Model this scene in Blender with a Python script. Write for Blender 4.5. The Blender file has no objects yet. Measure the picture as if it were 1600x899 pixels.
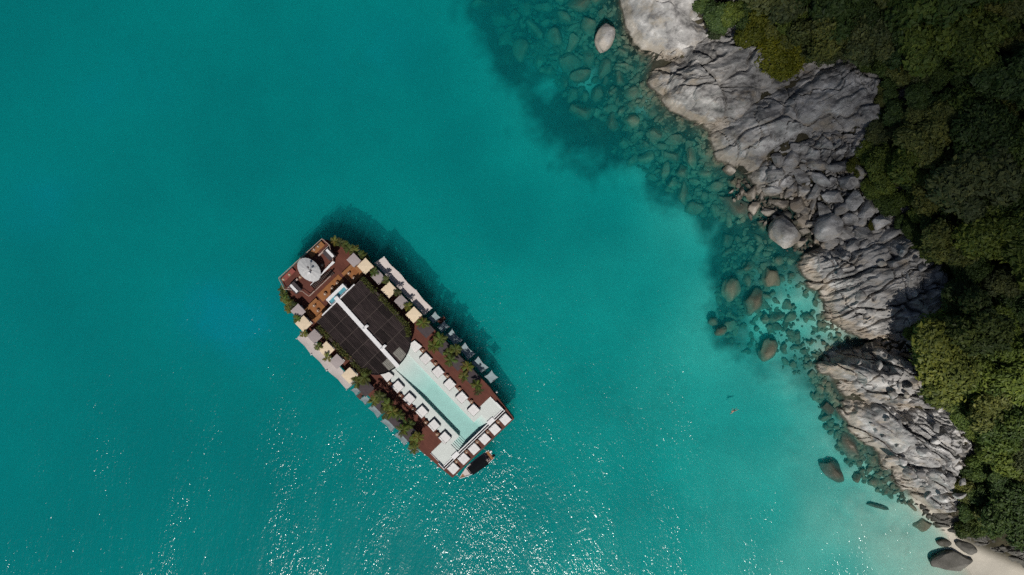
import bpy, math, random
import numpy as np
from mathutils import Matrix, Vector

R = math.radians
random.seed(7)
rng = np.random.default_rng(11)
scene = bpy.context.scene
COL = scene.collection

# ------------------------------------------------------------------ camera, sky, sun, exposure
CAM_H = 152.4
cam = bpy.data.cameras.new('camera'); camo = bpy.data.objects.new('camera', cam); COL.objects.link(camo)
camo.location = (0, 0, CAM_H); camo.rotation_euler = (0, 0, 0)
cam.sensor_width = 36; cam.lens = 24; cam.clip_start = 1; cam.clip_end = 5000
scene.camera = camo

SUN_EL = 54.0
SUN_DIR = Vector((-0.09 * math.cos(R(SUN_EL)), -0.996 * math.cos(R(SUN_EL)), math.sin(R(SUN_EL)))).normalized()
world = bpy.data.worlds.new('World'); scene.world = world; world.use_nodes = True
wn = world.node_tree.nodes; wl = world.node_tree.links
sky = wn.new('ShaderNodeTexSky'); sky.sky_type = 'NISHITA'; sky.sun_disc = False
sky.sun_elevation = R(SUN_EL); sky.sun_rotation = math.atan2(SUN_DIR.x, SUN_DIR.y)
wn['Background'].inputs['Strength'].default_value = 0.05
wl.new(sky.outputs['Color'], wn['Background'].inputs['Color'])
sl = bpy.data.lights.new('sun', 'SUN'); sl.energy = 4.7; sl.angle = R(0.53); sl.color = (1.0, 0.955, 0.89)
so = bpy.data.objects.new('sun', sl); COL.objects.link(so)
so.rotation_euler = SUN_DIR.to_track_quat('Z', 'Y').to_euler(); so.location = SUN_DIR * 300

vs = scene.view_settings
vs.view_transform = 'Standard'; vs.look = 'None'; vs.gamma = 1.0; vs.use_curve_mapping = False; vs.exposure = -0.56
scene.cycles.use_denoising = False      # the glitter on the sea is pixel-sized; a denoiser wipes it out
scene.cycles.max_bounces = 6; scene.cycles.diffuse_bounces = 2; scene.cycles.glossy_bounces = 2; scene.cycles.use_light_tree = False
scene.cycles.caustics_reflective = False; scene.cycles.caustics_refractive = False
scene.cycles.transparent_max_bounces = 16; scene.cycles.volume_bounces = 1
scene.cycles.sample_clamp_indirect = 6.0

# ------------------------------------------------------------------ helpers
def W(px, py, z=0.0):
    s = (CAM_H - z) / CAM_H / 7.0
    return Vector(((px - 800) * s, (449.5 - py) * s, z))

def tag(o, label=None, cat=None, group=None, kind=None):
    if label: o['label'] = label
    if cat: o['category'] = cat
    if group: o['group'] = group
    if kind: o['kind'] = kind
    return o

def empty(name, loc=(0, 0, 0), rz=0.0, label=None, cat=None, group=None):
    o = bpy.data.objects.new(name, None); COL.objects.link(o)
    o.location = loc; o.rotation_euler = (0, 0, rz); o.empty_display_size = 0.3
    return tag(o, label, cat, group)

def link(name, me, parent=None, loc=(0, 0, 0), rot=(0, 0, 0), scale=(1, 1, 1)):
    o = bpy.data.objects.new(name, me); COL.objects.link(o)
    o.parent = parent; o.location = loc; o.rotation_euler = rot; o.scale = scale
    return o

class MB:
    def __init__(s): s.v = []; s.f = []
    def add(s, vs_, fs):
        n = len(s.v); s.v += [tuple(p) for p in vs_]; s.f += [tuple(i + n for i in f) for f in fs]; return s
    def box(s, x0, x1, y0, y1, z0, z1):
        x0, x1 = min(x0, x1), max(x0, x1); y0, y1 = min(y0, y1), max(y0, y1)
        return s.prism([(x0, y0), (x1, y0), (x1, y1), (x0, y1)], z0, z1)
    def cushion(s, x0, x1, y0, y1, z0, z1, b):
        q = lambda e: [(x0 + e, y0 + e), (x1 - e, y0 + e), (x1 - e, y1 - e), (x0 + e, y1 - e)]
        vs_ = [(x, y, z0) for x, y in q(0)] + [(x, y, z1 - b) for x, y in q(0)] + [(x, y, z1 - b * .3) for x, y in q(b * .3)] + [(x, y, z1) for x, y in q(b)]
        fs = [(3, 2, 1, 0), (12, 13, 14, 15)]
        for k in range(3):
            for i in range(4):
                j = (i + 1) % 4; fs.append((k * 4 + i, k * 4 + j, k * 4 + 4 + j, k * 4 + 4 + i))
        return s.add(vs_, fs)
    def prism(s, poly, z0, z1):
        a = sum(poly[i][0] * poly[(i + 1) % len(poly)][1] - poly[(i + 1) % len(poly)][0] * poly[i][1] for i in range(len(poly)))
        if a < 0: poly = poly[::-1]
        n = len(poly)
        vs_ = [(x, y, z0) for x, y in poly] + [(x, y, z1) for x, y in poly]
        fs = [tuple(range(n))[::-1], tuple(range(n, 2 * n))] + [(i, (i + 1) % n, n + (i + 1) % n, n + i) for i in range(n)]
        return s.add(vs_, fs)
    def cyl(s, x, y, z0, z1, r0, r1=None, n=12, ey=1.0):
        r1 = r0 if r1 is None else r1
        A = [2 * math.pi * i / n for i in range(n)]
        vs_ = [(x + r0 * math.cos(a), y + ey * r0 * math.sin(a), z0) for a in A] + [(x + r1 * math.cos(a), y + ey * r1 * math.sin(a), z1) for a in A]
        fs = [tuple(range(n))[::-1], tuple(range(n, 2 * n))] + [(i, (i + 1) % n, n + (i + 1) % n, n + i) for i in range(n)]
        return s.add(vs_, fs)
    def tube(s, pts, rad, n=6):
        pts = [Vector(p) for p in pts]; rad = rad if isinstance(rad, (list, tuple)) else [rad] * len(pts)
        vs_ = []; fs = []
        for i, p in enumerate(pts):
            t = (pts[min(i + 1, len(pts) - 1)] - pts[max(i - 1, 0)]).normalized()
            a = t.cross(Vector((0.31, 0.17, 0.93))).normalized(); b = t.cross(a)
            for k in range(n):
                w = 2 * math.pi * k / n; vs_.append(p + (a * math.cos(w) + b * math.sin(w)) * rad[i])
        for i in range(len(pts) - 1):
            for k in range(n): fs.append((i * n + k, i * n + (k + 1) % n, (i + 1) * n + (k + 1) % n, (i + 1) * n + k))
        fs.append(tuple(range(n))[::-1]); fs.append(tuple(range((len(pts) - 1) * n, len(pts) * n)))
        return s.add(vs_, fs)
    def mesh(s, name, mat, smooth=False):
        me = bpy.data.meshes.new(name); me.from_pydata(s.v, [], s.f); me.materials.append(mat)
        if smooth: me.polygons.foreach_set('use_smooth', [True] * len(me.polygons))
        me.update(); return me
    def build(s, name, mat, parent=None, smooth=False, **k): return link(name, s.mesh(name, mat, smooth), parent, **k)

# ------------------------------------------------------------------ materials
def nodes(name):
    m = bpy.data.materials.new(name); m.use_nodes = True
    nt = m.node_tree; nt.nodes.clear()
    return m, nt, nt.nodes, nt.links, nt.nodes.new('ShaderNodeOutputMaterial')

def N(nt, t, **k):
    n = nt.nodes.new(t)
    for a, b in k.items():
        if a in n.inputs: n.inputs[a].default_value = b
        else: setattr(n, a, b)
    return n

def ramp(nt, fac, stops, interp='LINEAR'):
    r = nt.nodes.new('ShaderNodeValToRGB'); r.color_ramp.interpolation = interp
    e = r.color_ramp.elements
    while len(e) < len(stops): e.new(0.5)
    for i, (p, c) in enumerate(stops): e[i].position = p; e[i].color = (*c, 1) if len(c) == 3 else c
    nt.links.new(fac, r.inputs['Fac']); return r.outputs['Color']

def simple(name, col, rough=0.6, var=0.15, scale=2.0, bump=0.0, stretch=(1, 1, 1), spec=0.5, metal=0.0, rand=0.0):
    m, nt, ns, L, out = nodes(name)
    b = N(nt, 'ShaderNodeBsdfPrincipled', Roughness=rough, Metallic=metal); b.inputs['Specular IOR Level'].default_value = spec
    tc = N(nt, 'ShaderNodeTexCoord'); mp = N(nt, 'ShaderNodeMapping'); mp.inputs['Scale'].default_value = stretch
    L.new(tc.outputs['Object'], mp.inputs['Vector'])
    nz = N(nt, 'ShaderNodeTexNoise', Scale=scale, Detail=5.0, Roughness=0.6); L.new(mp.outputs['Vector'], nz.inputs['Vector'])
    c0 = tuple(max(0, x * (1 - var)) for x in col); c1 = tuple(min(1, x * (1 + var)) for x in col)
    cc = ramp(nt, nz.outputs['Fac'], [(0.3, c0), (0.7, c1)])
    if rand:
        oi = N(nt, 'ShaderNodeObjectInfo'); rv = N(nt, 'ShaderNodeMapRange'); L.new(oi.outputs['Random'], rv.inputs[0]); rv.inputs[3].default_value = 1 - rand; rv.inputs[4].default_value = 1 + rand
        mm = N(nt, 'ShaderNodeMix', data_type='RGBA', blend_type='MULTIPLY'); mm.inputs['Factor'].default_value = 1.0; L.new(cc, mm.inputs['A']); L.new(rv.outputs[0], mm.inputs['B']); cc = mm.outputs['Result']
    L.new(cc, b.inputs['Base Color'])
    if bump:
        bp = N(nt, 'ShaderNodeBump', Strength=bump, Distance=0.05); L.new(nz.outputs['Fac'], bp.inputs['Height']); L.new(bp.outputs['Normal'], b.inputs['Normal'])
    L.new(b.outputs['BSDF'], out.inputs['Surface']); return m

def wood(name, c0, c1, rough=0.55, plank=0.16, axis='x'):
    m, nt, ns, L, out = nodes(name)
    b = N(nt, 'ShaderNodeBsdfPrincipled', Roughness=rough); b.inputs['Specular IOR Level'].default_value = 0.3
    tc = N(nt, 'ShaderNodeTexCoord'); sp = N(nt, 'ShaderNodeSeparateXYZ'); L.new(tc.outputs['Object'], sp.inputs[0])
    across = sp.outputs['Y'] if axis == 'x' else sp.outputs['X']; along = sp.outputs['X'] if axis == 'x' else sp.outputs['Y']
    d = N(nt, 'ShaderNodeMath', operation='DIVIDE'); L.new(across, d.inputs[0]); d.inputs[1].default_value = plank
    fl = N(nt, 'ShaderNodeMath', operation='FLOOR'); L.new(d.outputs[0], fl.inputs[0])
    fr = N(nt, 'ShaderNodeMath', operation='FRACT'); L.new(d.outputs[0], fr.inputs[0])
    cb = N(nt, 'ShaderNodeCombineXYZ'); L.new(fl.outputs[0], cb.inputs[0])
    al = N(nt, 'ShaderNodeMath', operation='MULTIPLY'); L.new(along, al.inputs[0]); al.inputs[1].default_value = 0.35; L.new(al.outputs[0], cb.inputs[1])
    nz = N(nt, 'ShaderNodeTexNoise', Scale=1.3, Detail=4.0); L.new(cb.outputs[0], nz.inputs['Vector'])
    n2 = N(nt, 'ShaderNodeTexNoise', Scale=0.5, Detail=5.0); L.new(tc.outputs['Object'], n2.inputs['Vector'])
    ad = N(nt, 'ShaderNodeMath', operation='ADD'); L.new(nz.outputs['Fac'], ad.inputs[0]); L.new(n2.outputs['Fac'], ad.inputs[1])
    hf = N(nt, 'ShaderNodeMath', operation='MULTIPLY'); L.new(ad.outputs[0], hf.inputs[0]); hf.inputs[1].default_value = 0.5
    L.new(ramp(nt, hf.outputs[0], [(0.32, c0), (0.68, c1)]), b.inputs['Base Color'])
    bp = N(nt, 'ShaderNodeBump', Strength=0.5, Distance=0.01)
    g = N(nt, 'ShaderNodeMath', operation='GREATER_THAN'); L.new(fr.outputs[0], g.inputs[0]); g.inputs[1].default_value = 0.07
    L.new(g.outputs[0], bp.inputs['Height']); L.new(bp.outputs['Normal'], b.inputs['Normal'])
    L.new(b.outputs['BSDF'], out.inputs['Surface']); return m

CH1, CH2, SEA_ROUGH = 0.13, 0.068, 0.16
def sea_material():
    m, nt, ns, L, out = nodes('sea_water')
    tc = N(nt, 'ShaderNodeTexCoord')
    def noise(scale, rot, sx, sy, det=2.0, rough=0.5):
        mp = N(nt, 'ShaderNodeMapping'); mp.inputs['Rotation'].default_value = (0, 0, R(rot)); mp.inputs['Scale'].default_value = (sx, sy, 1)
        L.new(tc.outputs['Object'], mp.inputs['Vector'])
        nz = N(nt, 'ShaderNodeTexNoise', Scale=scale, Detail=det, Roughness=rough); nz.noise_dimensions = '2D'
        L.new(mp.outputs['Vector'], nz.inputs['Vector']); return nz.outputs['Fac']
    def scaled(f, k):
        a = N(nt, 'ShaderNodeMath', operation='MULTIPLY'); L.new(f, a.inputs[0]); a.inputs[1].default_value = k; return a.outputs[0]
    def add(a, b):
        n = N(nt, 'ShaderNodeMath', operation='ADD'); L.new(a, n.inputs[0]); L.new(b, n.inputs[1]); return n.outputs[0]
    def mul(a, b):
        n = N(nt, 'ShaderNodeMath', operation='MULTIPLY'); L.new(a, n.inputs[0]); L.new(b, n.inputs[1]); return n.outputs[0]
    chop = add(scaled(noise(1.25, -62, 1.0, 0.5, 1.0), CH1), scaled(noise(3.1, -55, 1.0, 0.65, 1.0), CH2))
    swell = scaled(noise(0.13, -60, 1.0, 0.3, 2.0), 0.5)
    gust = ramp(nt, noise(0.075, -60, 1.0, 0.35, 3.0, 0.6), [(0.32, (0.45,) * 3), (0.68, (1.35,) * 3)])
    h = add(mul(chop, gust), swell)
    bp = N(nt, 'ShaderNodeBump', Strength=1.0, Distance=1.0); L.new(h, bp.inputs['Height'])
    fr = N(nt, 'ShaderNodeFresnel', IOR=1.33)
    gl = N(nt, 'ShaderNodeBsdfGlossy', Roughness=SEA_ROUGH); L.new(bp.outputs['Normal'], gl.inputs['Normal'])
    tr = N(nt, 'ShaderNodeBsdfTransparent')
    mx = N(nt, 'ShaderNodeMixShader'); L.new(fr.outputs[0], mx.inputs[0]); L.new(tr.outputs[0], mx.inputs[1]); L.new(gl.outputs[0], mx.inputs[2])
    L.new(mx.outputs[0], out.inputs['Surface'])
    ab = N(nt, 'ShaderNodeVolumeAbsorption', Density=1.0)      # extinction = density * (1 - colour)
    ab.inputs['Color'].default_value = (1 - 0.42, 1 - 0.0265, 1 - 0.0180, 1)
    sc = N(nt, 'ShaderNodeVolumeScatter', Density=0.108, Anisotropy=0.2); sc.inputs['Color'].default_value = (0.03, 0.92, 0.98, 1)
    av = N(nt, 'ShaderNodeAddShader'); L.new(ab.outputs[0], av.inputs[0]); L.new(sc.outputs[0], av.inputs[1])
    L.new(av.outputs[0], out.inputs['Volume'])
    m.cycles.homogeneous_volume = True
    return m

def pool_material():
    m, nt, ns, L, out = nodes('pool_water')
    tc = N(nt, 'ShaderNodeTexCoord'); nz = N(nt, 'ShaderNodeTexNoise', Scale=1.6, Detail=2.0); L.new(tc.outputs['Object'], nz.inputs['Vector'])
    bp = N(nt, 'ShaderNodeBump', Strength=0.4, Distance=0.05); L.new(nz.outputs['Fac'], bp.inputs['Height'])
    fr = N(nt, 'ShaderNodeFresnel', IOR=1.33)
    gl = N(nt, 'ShaderNodeBsdfGlossy', Roughness=0.05); L.new(bp.outputs['Normal'], gl.inputs['Normal'])
    tr = N(nt, 'ShaderNodeBsdfTransparent')
    mx = N(nt, 'ShaderNodeMixShader'); L.new(fr.outputs[0], mx.inputs[0]); L.new(tr.outputs[0], mx.inputs[1]); L.new(gl.outputs[0], mx.inputs[2])
    L.new(mx.outputs[0], out.inputs['Surface'])
    ab = N(nt, 'ShaderNodeVolumeAbsorption', Density=1.0); ab.inputs['Color'].default_value = (1 - 0.25, 1 - 0.062, 1 - 0.075, 1)
    L.new(ab.outputs[0], out.inputs['Volume']); m.cycles.homogeneous_volume = True
    return m

def rock_material(name, base, warm, dark, streak=(1, 1, 1), rot=0.0, alg=0.9):
    m, nt, ns, L, out = nodes(name)
    b = N(nt, 'ShaderNodeBsdfPrincipled', Roughness=0.85); b.inputs['Specular IOR Level'].default_value = 0.25
    geo = N(nt, 'ShaderNodeNewGeometry'); oi = N(nt, 'ShaderNodeObjectInfo')
    mp = N(nt, 'ShaderNodeMapping'); mp.inputs['Rotation'].default_value = (0, 0, rot); mp.inputs['Scale'].default_value = streak
    L.new(geo.outputs['Position'], mp.inputs['Vector'])
    n1 = N(nt, 'ShaderNodeTexNoise', Scale=0.22, Detail=6.0, Roughness=0.65); L.new(mp.outputs[0], n1.inputs['Vector'])
    n2 = N(nt, 'ShaderNodeTexNoise', Scale=2.6, Detail=6.0, Roughness=0.7); L.new(mp.outputs[0], n2.inputs['Vector'])
    n3 = N(nt, 'ShaderNodeTexNoise', Scale=0.5, Detail=5.0, Roughness=0.7); L.new(geo.outputs['Position'], n3.inputs['Vector'])
    c1 = ramp(nt, n1.outputs['Fac'], [(0.38, dark), (0.47, base), (0.54, tuple(min(1, x * 1.15) for x in base)), (0.63, tuple(min(1, x * 1.8) for x in base))])
    # buff staining by the tide line
    sp = N(nt, 'ShaderNodeSeparateXYZ'); L.new(geo.outputs['Position'], sp.inputs[0])
    zz = N(nt, 'ShaderNodeMath', operation='MULTIPLY_ADD'); L.new(n3.outputs['Fac'], zz.inputs[0]); zz.inputs[1].default_value = -4.6; L.new(sp.outputs['Z'], zz.inputs[2])
    low = ramp(nt, zz.outputs[0], [(0.0, (0.52,) * 3), (0.9, (0.0,) * 3)])
    mx = N(nt, 'ShaderNodeMix', data_type='RGBA'); L.new(low, mx.inputs['Factor']); L.new(c1, mx.inputs['A']); mx.inputs['B'].default_value = (*warm, 1)
    # algae under the water line
    zs = N(nt, 'ShaderNodeMath', operation='MULTIPLY_ADD'); L.new(n3.outputs['Fac'], zs.inputs[0]); zs.inputs[1].default_value = -1.9; 
    za = N(nt, 'ShaderNodeMath', operation='ADD'); L.new(sp.outputs['Z'], za.inputs[0]); za.inputs[1].default_value = 0.75; L.new(za.outputs[0], zs.inputs[2])
    alg = ramp(nt, zs.outputs[0], [(0.0, (alg,) * 3), (0.5, (0.0,) * 3)])
    m3 = N(nt, 'ShaderNodeMix', data_type='RGBA'); L.new(alg, m3.inputs['Factor']); L.new(mx.outputs['Result'], m3.inputs['A']); m3.inputs['B'].default_value = (0.072, 0.072, 0.052, 1)
    n4 = N(nt, 'ShaderNodeTexNoise', Scale=0.16, Detail=7.0, Roughness=0.72); mp4 = N(nt, 'ShaderNodeMapping'); mp4.inputs['Location'].default_value = (31, 7, 3); L.new(mp.outputs[0], mp4.inputs['Vector']); L.new(mp4.outputs[0], n4.inputs['Vector'])
    tan = ramp(nt, n4.outputs['Fac'], [(0.53, (0, 0, 0)), (0.66, (0.7,) * 3)]); lich = ramp(nt, n4.outputs['Fac'], [(0.33, (0.75,) * 3), (0.44, (0, 0, 0))])
    mt = N(nt, 'ShaderNodeMix', data_type='RGBA'); L.new(tan, mt.inputs['Factor']); L.new(m3.outputs['Result'], mt.inputs['A']); mt.inputs['B'].default_value = (*tuple(x * .92 for x in warm), 1)
    ml = N(nt, 'ShaderNodeMix', data_type='RGBA'); L.new(lich, ml.inputs['Factor']); L.new(mt.outputs['Result'], ml.inputs['A']); ml.inputs['B'].default_value = (*tuple(x * .5 for x in dark), 1)
    fine = ramp(nt, n2.outputs['Fac'], [(0.3, (0.82,) * 3), (0.7, (1.12,) * 3)])
    m2 = N(nt, 'ShaderNodeMix', data_type='RGBA', blend_type='MULTIPLY'); m2.inputs['Factor'].default_value = 1.0
    L.new(ml.outputs['Result'], m2.inputs['A']); L.new(fine, m2.inputs['B'])
    rv = N(nt, 'ShaderNodeMapRange'); L.new(oi.outputs['Random'], rv.inputs[0]); rv.inputs[3].default_value = 0.78; rv.inputs[4].default_value = 1.15
    m4 = N(nt, 'ShaderNodeMix', data_type='RGBA', blend_type='MULTIPLY'); m4.inputs['Factor'].default_value = 1.0
    L.new(m2.outputs['Result'], m4.inputs['A']); L.new(rv.outputs[0], m4.inputs['B'])
    L.new(m4.outputs['Result'], b.inputs['Base Color'])
    bp = N(nt, 'ShaderNodeBump', Strength=0.5, Distance=0.1); L.new(n2.outputs['Fac'], bp.inputs['Height']); L.new(bp.outputs['Normal'], b.inputs['Normal'])
    L.new(b.outputs['BSDF'], out.inputs['Surface']); return m

def terrain_material():
    m, nt, ns, L, out = nodes('seabed_and_soil')
    b = N(nt, 'ShaderNodeBsdfPrincipled', Roughness=0.95); b.inputs['Specular IOR Level'].default_value = 0.1
    at = N(nt, 'ShaderNodeAttribute', attribute_name='cover'); sp = N(nt, 'ShaderNodeSeparateColor'); L.new(at.outputs['Color'], sp.inputs[0])
    geo = N(nt, 'ShaderNodeNewGeometry')
    n1 = N(nt, 'ShaderNodeTexNoise', Scale=0.35, Detail=8.0, Roughness=0.7); L.new(geo.outputs['Position'], n1.inputs['Vector'])
    n0 = N(nt, 'ShaderNodeTexNoise', Scale=0.03, Detail=3.0, Roughness=0.6); L.new(geo.outputs['Position'], n0.inputs['Vector'])
    sand = ramp(nt, n0.outputs['Fac'], [(0.38, (0.46, 0.44, 0.38)), (0.62, (0.63, 0.58, 0.49))])
    rk = ramp(nt, n1.outputs['Fac'], [(0.38, (0.014, 0.018, 0.014)), (0.62, (0.075, 0.075, 0.055))])
    soil = ramp(nt, n1.outputs['Fac'], [(0.35, (0.03, 0.028, 0.018)), (0.7, (0.09, 0.08, 0.05))])
    grit = ramp(nt, n1.outputs['Fac'], [(0.3, (0.86,) * 3), (0.7, (1.0,) * 3)])
    def mix(f, a, c, bt='MIX'):
        x = N(nt, 'ShaderNodeMix', data_type='RGBA', blend_type=bt); L.new(f, x.inputs['Factor']) if f is not None else setattr(x.inputs['Factor'], 'default_value', 1.0)
        L.new(a, x.inputs['A']); L.new(c, x.inputs['B']); return x.outputs['Result']
    sand = mix(None, sand, grit, 'MULTIPLY')
    blue = N(nt, 'ShaderNodeRGB'); blue.outputs[0].default_value = (0.46, 0.585, 0.74, 1)
    sand = mix(sp.outputs[1], sand, blue.outputs[0])
    # ragged edge between sand and stony bottom
    e = N(nt, 'ShaderNodeMath', operation='MULTIPLY_ADD'); L.new(n1.outputs['Fac'], e.inputs[0]); e.inputs[1].default_value = 0.9; 
    e2 = N(nt, 'ShaderNodeMath', operation='SUBTRACT'); L.new(sp.outputs[0], e2.inputs[0]); e2.inputs[1].default_value = 0.45; L.new(e2.outputs[0], e.inputs[2])
    ef = ramp(nt, e.outputs[0], [(0.15, (0, 0, 0)), (0.8, (1, 1, 1))])
    c = mix(ef, sand, rk); c = mix(sp.outputs[2], c, soil)
    L.new(c, b.inputs['Base Color'])
    bp = N(nt, 'ShaderNodeBump', Strength=0.6, Distance=0.3); L.new(n1.outputs['Fac'], bp.inputs['Height']); L.new(bp.outputs['Normal'], b.inputs['Normal'])
    L.new(b.outputs['BSDF'], out.inputs['Surface']); return m

def leaf_material(name, tint_from_object=True, col=(0.05, 0.08, 0.02)):
    m, nt, ns, L, out = nodes(name)
    at = N(nt, 'ShaderNodeAttribute', attribute_name='leaf_tone')
    oi = N(nt, 'ShaderNodeObjectInfo')
    base = oi.outputs['Color']
    if not tint_from_object:
        rgb = N(nt, 'ShaderNodeRGB'); rgb.outputs[0].default_value = (*col, 1); base = rgb.outputs[0]
    tone = ramp(nt, at.outputs['Fac'], [(0.0, (0.45, 0.5, 0.5)), (0.5, (1, 1, 1)), (1.0, (1.75, 1.5, 1.15))])
    mx = N(nt, 'ShaderNodeMix', data_type='RGBA', blend_type='MULTIPLY'); mx.inputs['Factor'].default_value = 1
    L.new(base, mx.inputs['A']); L.new(tone, mx.inputs['B'])
    hs = N(nt, 'ShaderNodeHueSaturation'); L.new(mx.outputs['Result'], hs.inputs['Color'])
    b = N(nt, 'ShaderNodeBsdfPrincipled', Roughness=0.55); b.inputs['Specular IOR Level'].default_value = 0.3
    L.new(hs.outputs[0], b.inputs['Base Color'])
    tl = N(nt, 'ShaderNodeBsdfTranslucent'); L.new(hs.outputs[0], tl.inputs['Color'])
    ms = N(nt, 'ShaderNodeMixShader'); ms.inputs[0].default_value = 0.25
    L.new(b.outputs[0], ms.inputs[1]); L.new(tl.outputs[0], ms.inputs[2])
    L.new(ms.outputs[0], out.inputs['Surface']); return m

M = {}
M['sea'] = sea_material(); M['pool'] = pool_material(); M['terrain'] = terrain_material()
M['rock'] = rock_material('grey_granite', (0.30, 0.29, 0.278), (0.41, 0.335, 0.245), (0.115, 0.111, 0.109), (1, 2.4, 1), R(-25))
M['rock_pale'] = rock_material('pale_granite', (0.36, 0.35, 0.338), (0.44, 0.375, 0.285), (0.17, 0.165, 0.163), (1, 1.8, 1), R(60))
M['rock_dark'] = rock_material('dark_granite', (0.13, 0.124, 0.114), (0.155, 0.148, 0.125), (0.066, 0.065, 0.060))
M['algae'] = rock_material('algae_stone', (0.16, 0.168, 0.118), (0.165, 0.165, 0.115), (0.08, 0.085, 0.06), alg=0.3)
M['leaf'] = leaf_material('tree_leaves'); M['palm'] = leaf_material('palm_leaves')
M['bark'] = simple('bark', (0.11, 0.085, 0.06), 0.9, 0.3, 6, 0.4)
M['deck'] = wood('red_brown_decking', (0.085, 0.025, 0.016), (0.155, 0.05, 0.032), rough=0.75)
M['deck_y'] = wood('stern_decking', (0.085, 0.026, 0.018), (0.15, 0.05, 0.034), rough=0.75, axis='y')
M['orange'] = wood('orange_teak', (0.23, 0.085, 0.024), (0.36, 0.15, 0.048), plank=0.3)
M['hull'] = simple('hull_paint', (0.05, 0.03, 0.026), 0.5, 0.3, 0.8)
M['rail'] = simple('pale_rail', (0.42, 0.31, 0.26), 0.5, 0.15, 1)
M['plaster'] = simple('pool_plaster', (0.74, 0.76, 0.74), 0.7, 0.05, 0.7)
M['white'] = simple('white_paint', (0.78, 0.77, 0.77), 0.45, 0.06, 1.3)
M['mattress'] = simple('white_canvas', (0.76, 0.74, 0.725), 0.85, 0.08, 2.2, 0.3, rand=0.07)
M['bedbase'] = simple('dark_bed_base', (0.10, 0.085, 0.082), 0.7, 0.2, 3)
M['cream'] = simple('cream_canvas', (0.72, 0.585, 0.42), 0.9, 0.09, 1.4, 0.2, rand=0.1)
M['mauve'] = simple('mauve_grey_canvas', (0.37, 0.32, 0.315), 0.9, 0.1, 1.8, 0.2, (1, 4, 1), rand=0.12)
M['sail'] = simple('shade_cloth', (0.60, 0.535, 0.51), 0.9, 0.07, 0.7, 0.2)
M['net'] = simple('grey_blue_mesh', (0.27, 0.34, 0.36), 0.9, 0.12, 2.5, 0.2)
M['charcoal'] = simple('charcoal_canvas', (0.062, 0.048, 0.052), 0.9, 0.18, 1.8, 0.2)
M['roofdark'] = simple('dark_roof_mesh', (0.03, 0.0215, 0.0215), 0.75, 0.75, 1.3, 0.2, (0.4, 5, 1), 0.15, rand=0.45)
M['rooffrm'] = simple('brown_roof_bar', (0.055, 0.036, 0.03), 0.6, 0.2, 2)
M['roofpale'] = simple('painted_sheen_panel', (0.20, 0.19, 0.165), 0.5, 0.25, 1.5, 0.2, (1, 3, 1))  # reflection on the end glass, painted in as a paler colour
M['steel'] = simple('steel', (0.35, 0.35, 0.36), 0.35, 0.1, 3, metal=0.7)
M['black'] = simple('black_canvas', (0.006, 0.007, 0.009), 0.9, 0.3, 3, spec=0.1)
M['table'] = wood('table_wood', (0.20, 0.10, 0.055), (0.33, 0.18, 0.11), plank=0.12)
M['lampwhite'] = simple('lamp_shade_white', (0.62, 0.53, 0.44), 0.6, 0.1, 5)
M['umb'] = simple('umbrella_cloth', (0.50, 0.50, 0.50), 0.9, 0.12, 2.5, 0.2)
M['boatdeck'] = simple('worn_boat_deck', (0.25, 0.20, 0.19), 0.7, 0.35, 2.0)
M['skin'] = simple('skin', (0.42, 0.22, 0.14), 0.6, 0.1, 8)
M['hair'] = simple('hair', (0.015, 0.011, 0.009), 0.6, 0.2, 20)
M['shorts'] = simple('dark_shorts', (0.02, 0.025, 0.05), 0.8, 0.2, 8)
M['cushion'] = simple('orange_cushion', (0.30, 0.13, 0.045), 0.9, 0.15, 2.0, 0.2)
M['redcush'] = simple('red_cushion', (0.26, 0.07, 0.055), 0.9, 0.15, 2.0, 0.2)

# ------------------------------------------------------------------ noise in numpy
def _h(ix, iy, seed):
    n = (ix.astype(np.int64) * 374761393 + iy.astype(np.int64) * 668265263 + seed * 1442695041) & 0x7fffffff
    n = ((n ^ (n >> 13)) * 1274126177) & 0x7fffffff
    n = ((n ^ (n >> 15)) * 2246822519) & 0x7fffffff
    return ((n ^ (n >> 16)) & 0xffffff) / float(0x1000000)

def vnoise(x, y, seed=0):
    ix = np.floor(x); iy = np.floor(y); fx = x - ix; fy = y - iy
    fx = fx * fx * fx * (fx * (fx * 6 - 15) + 10); fy = fy * fy * fy * (fy * (fy * 6 - 15) + 10)
    a = _h(ix, iy, seed); b = _h(ix + 1, iy, seed); c = _h(ix, iy + 1, seed); d = _h(ix + 1, iy + 1, seed)
    return (a + (b - a) * fx) * (1 - fy) + (c + (d - c) * fx) * fy - 0.5

def fbm(x, y, seed=0, o=4, g=0.5):
    s = 0; a = 1.0
    for i in range(o): s = s + a * vnoise(x * 2 ** i + 17.3 * i, y * 2 ** i - 9.1 * i, seed + i); a *= g
    return s

def voronoi(x, y, seed=0):
    ix = np.floor(x); iy = np.floor(y)
    f1 = np.full(x.shape, 9.0); f2 = np.full(x.shape, 9.0); cid = np.zeros(x.shape); ox = np.zeros(x.shape); oy = np.zeros(x.shape)
    for dx in (-1, 0, 1):
        for dy in (-1, 0, 1):
            cx = ix + dx; cy = iy + dy
            px = cx + _h(cx, cy, seed); py = cy + _h(cx, cy, seed + 5)
            d = np.hypot(px - x, py - y); c = _h(cx, cy, seed + 9)
            nearer = d < f1
            f2 = np.where(nearer, f1, np.minimum(f2, d)); cid = np.where(nearer, c, cid); f1 = np.where(nearer, d, f1)
            ox = np.where(nearer, x - px, ox); oy = np.where(nearer, y - py, oy)
    g1 = np.cos(cid * 97.0); g2 = np.sin(cid * 97.0)
    return f1, f2, cid, ox * g1 + oy * g2

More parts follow.
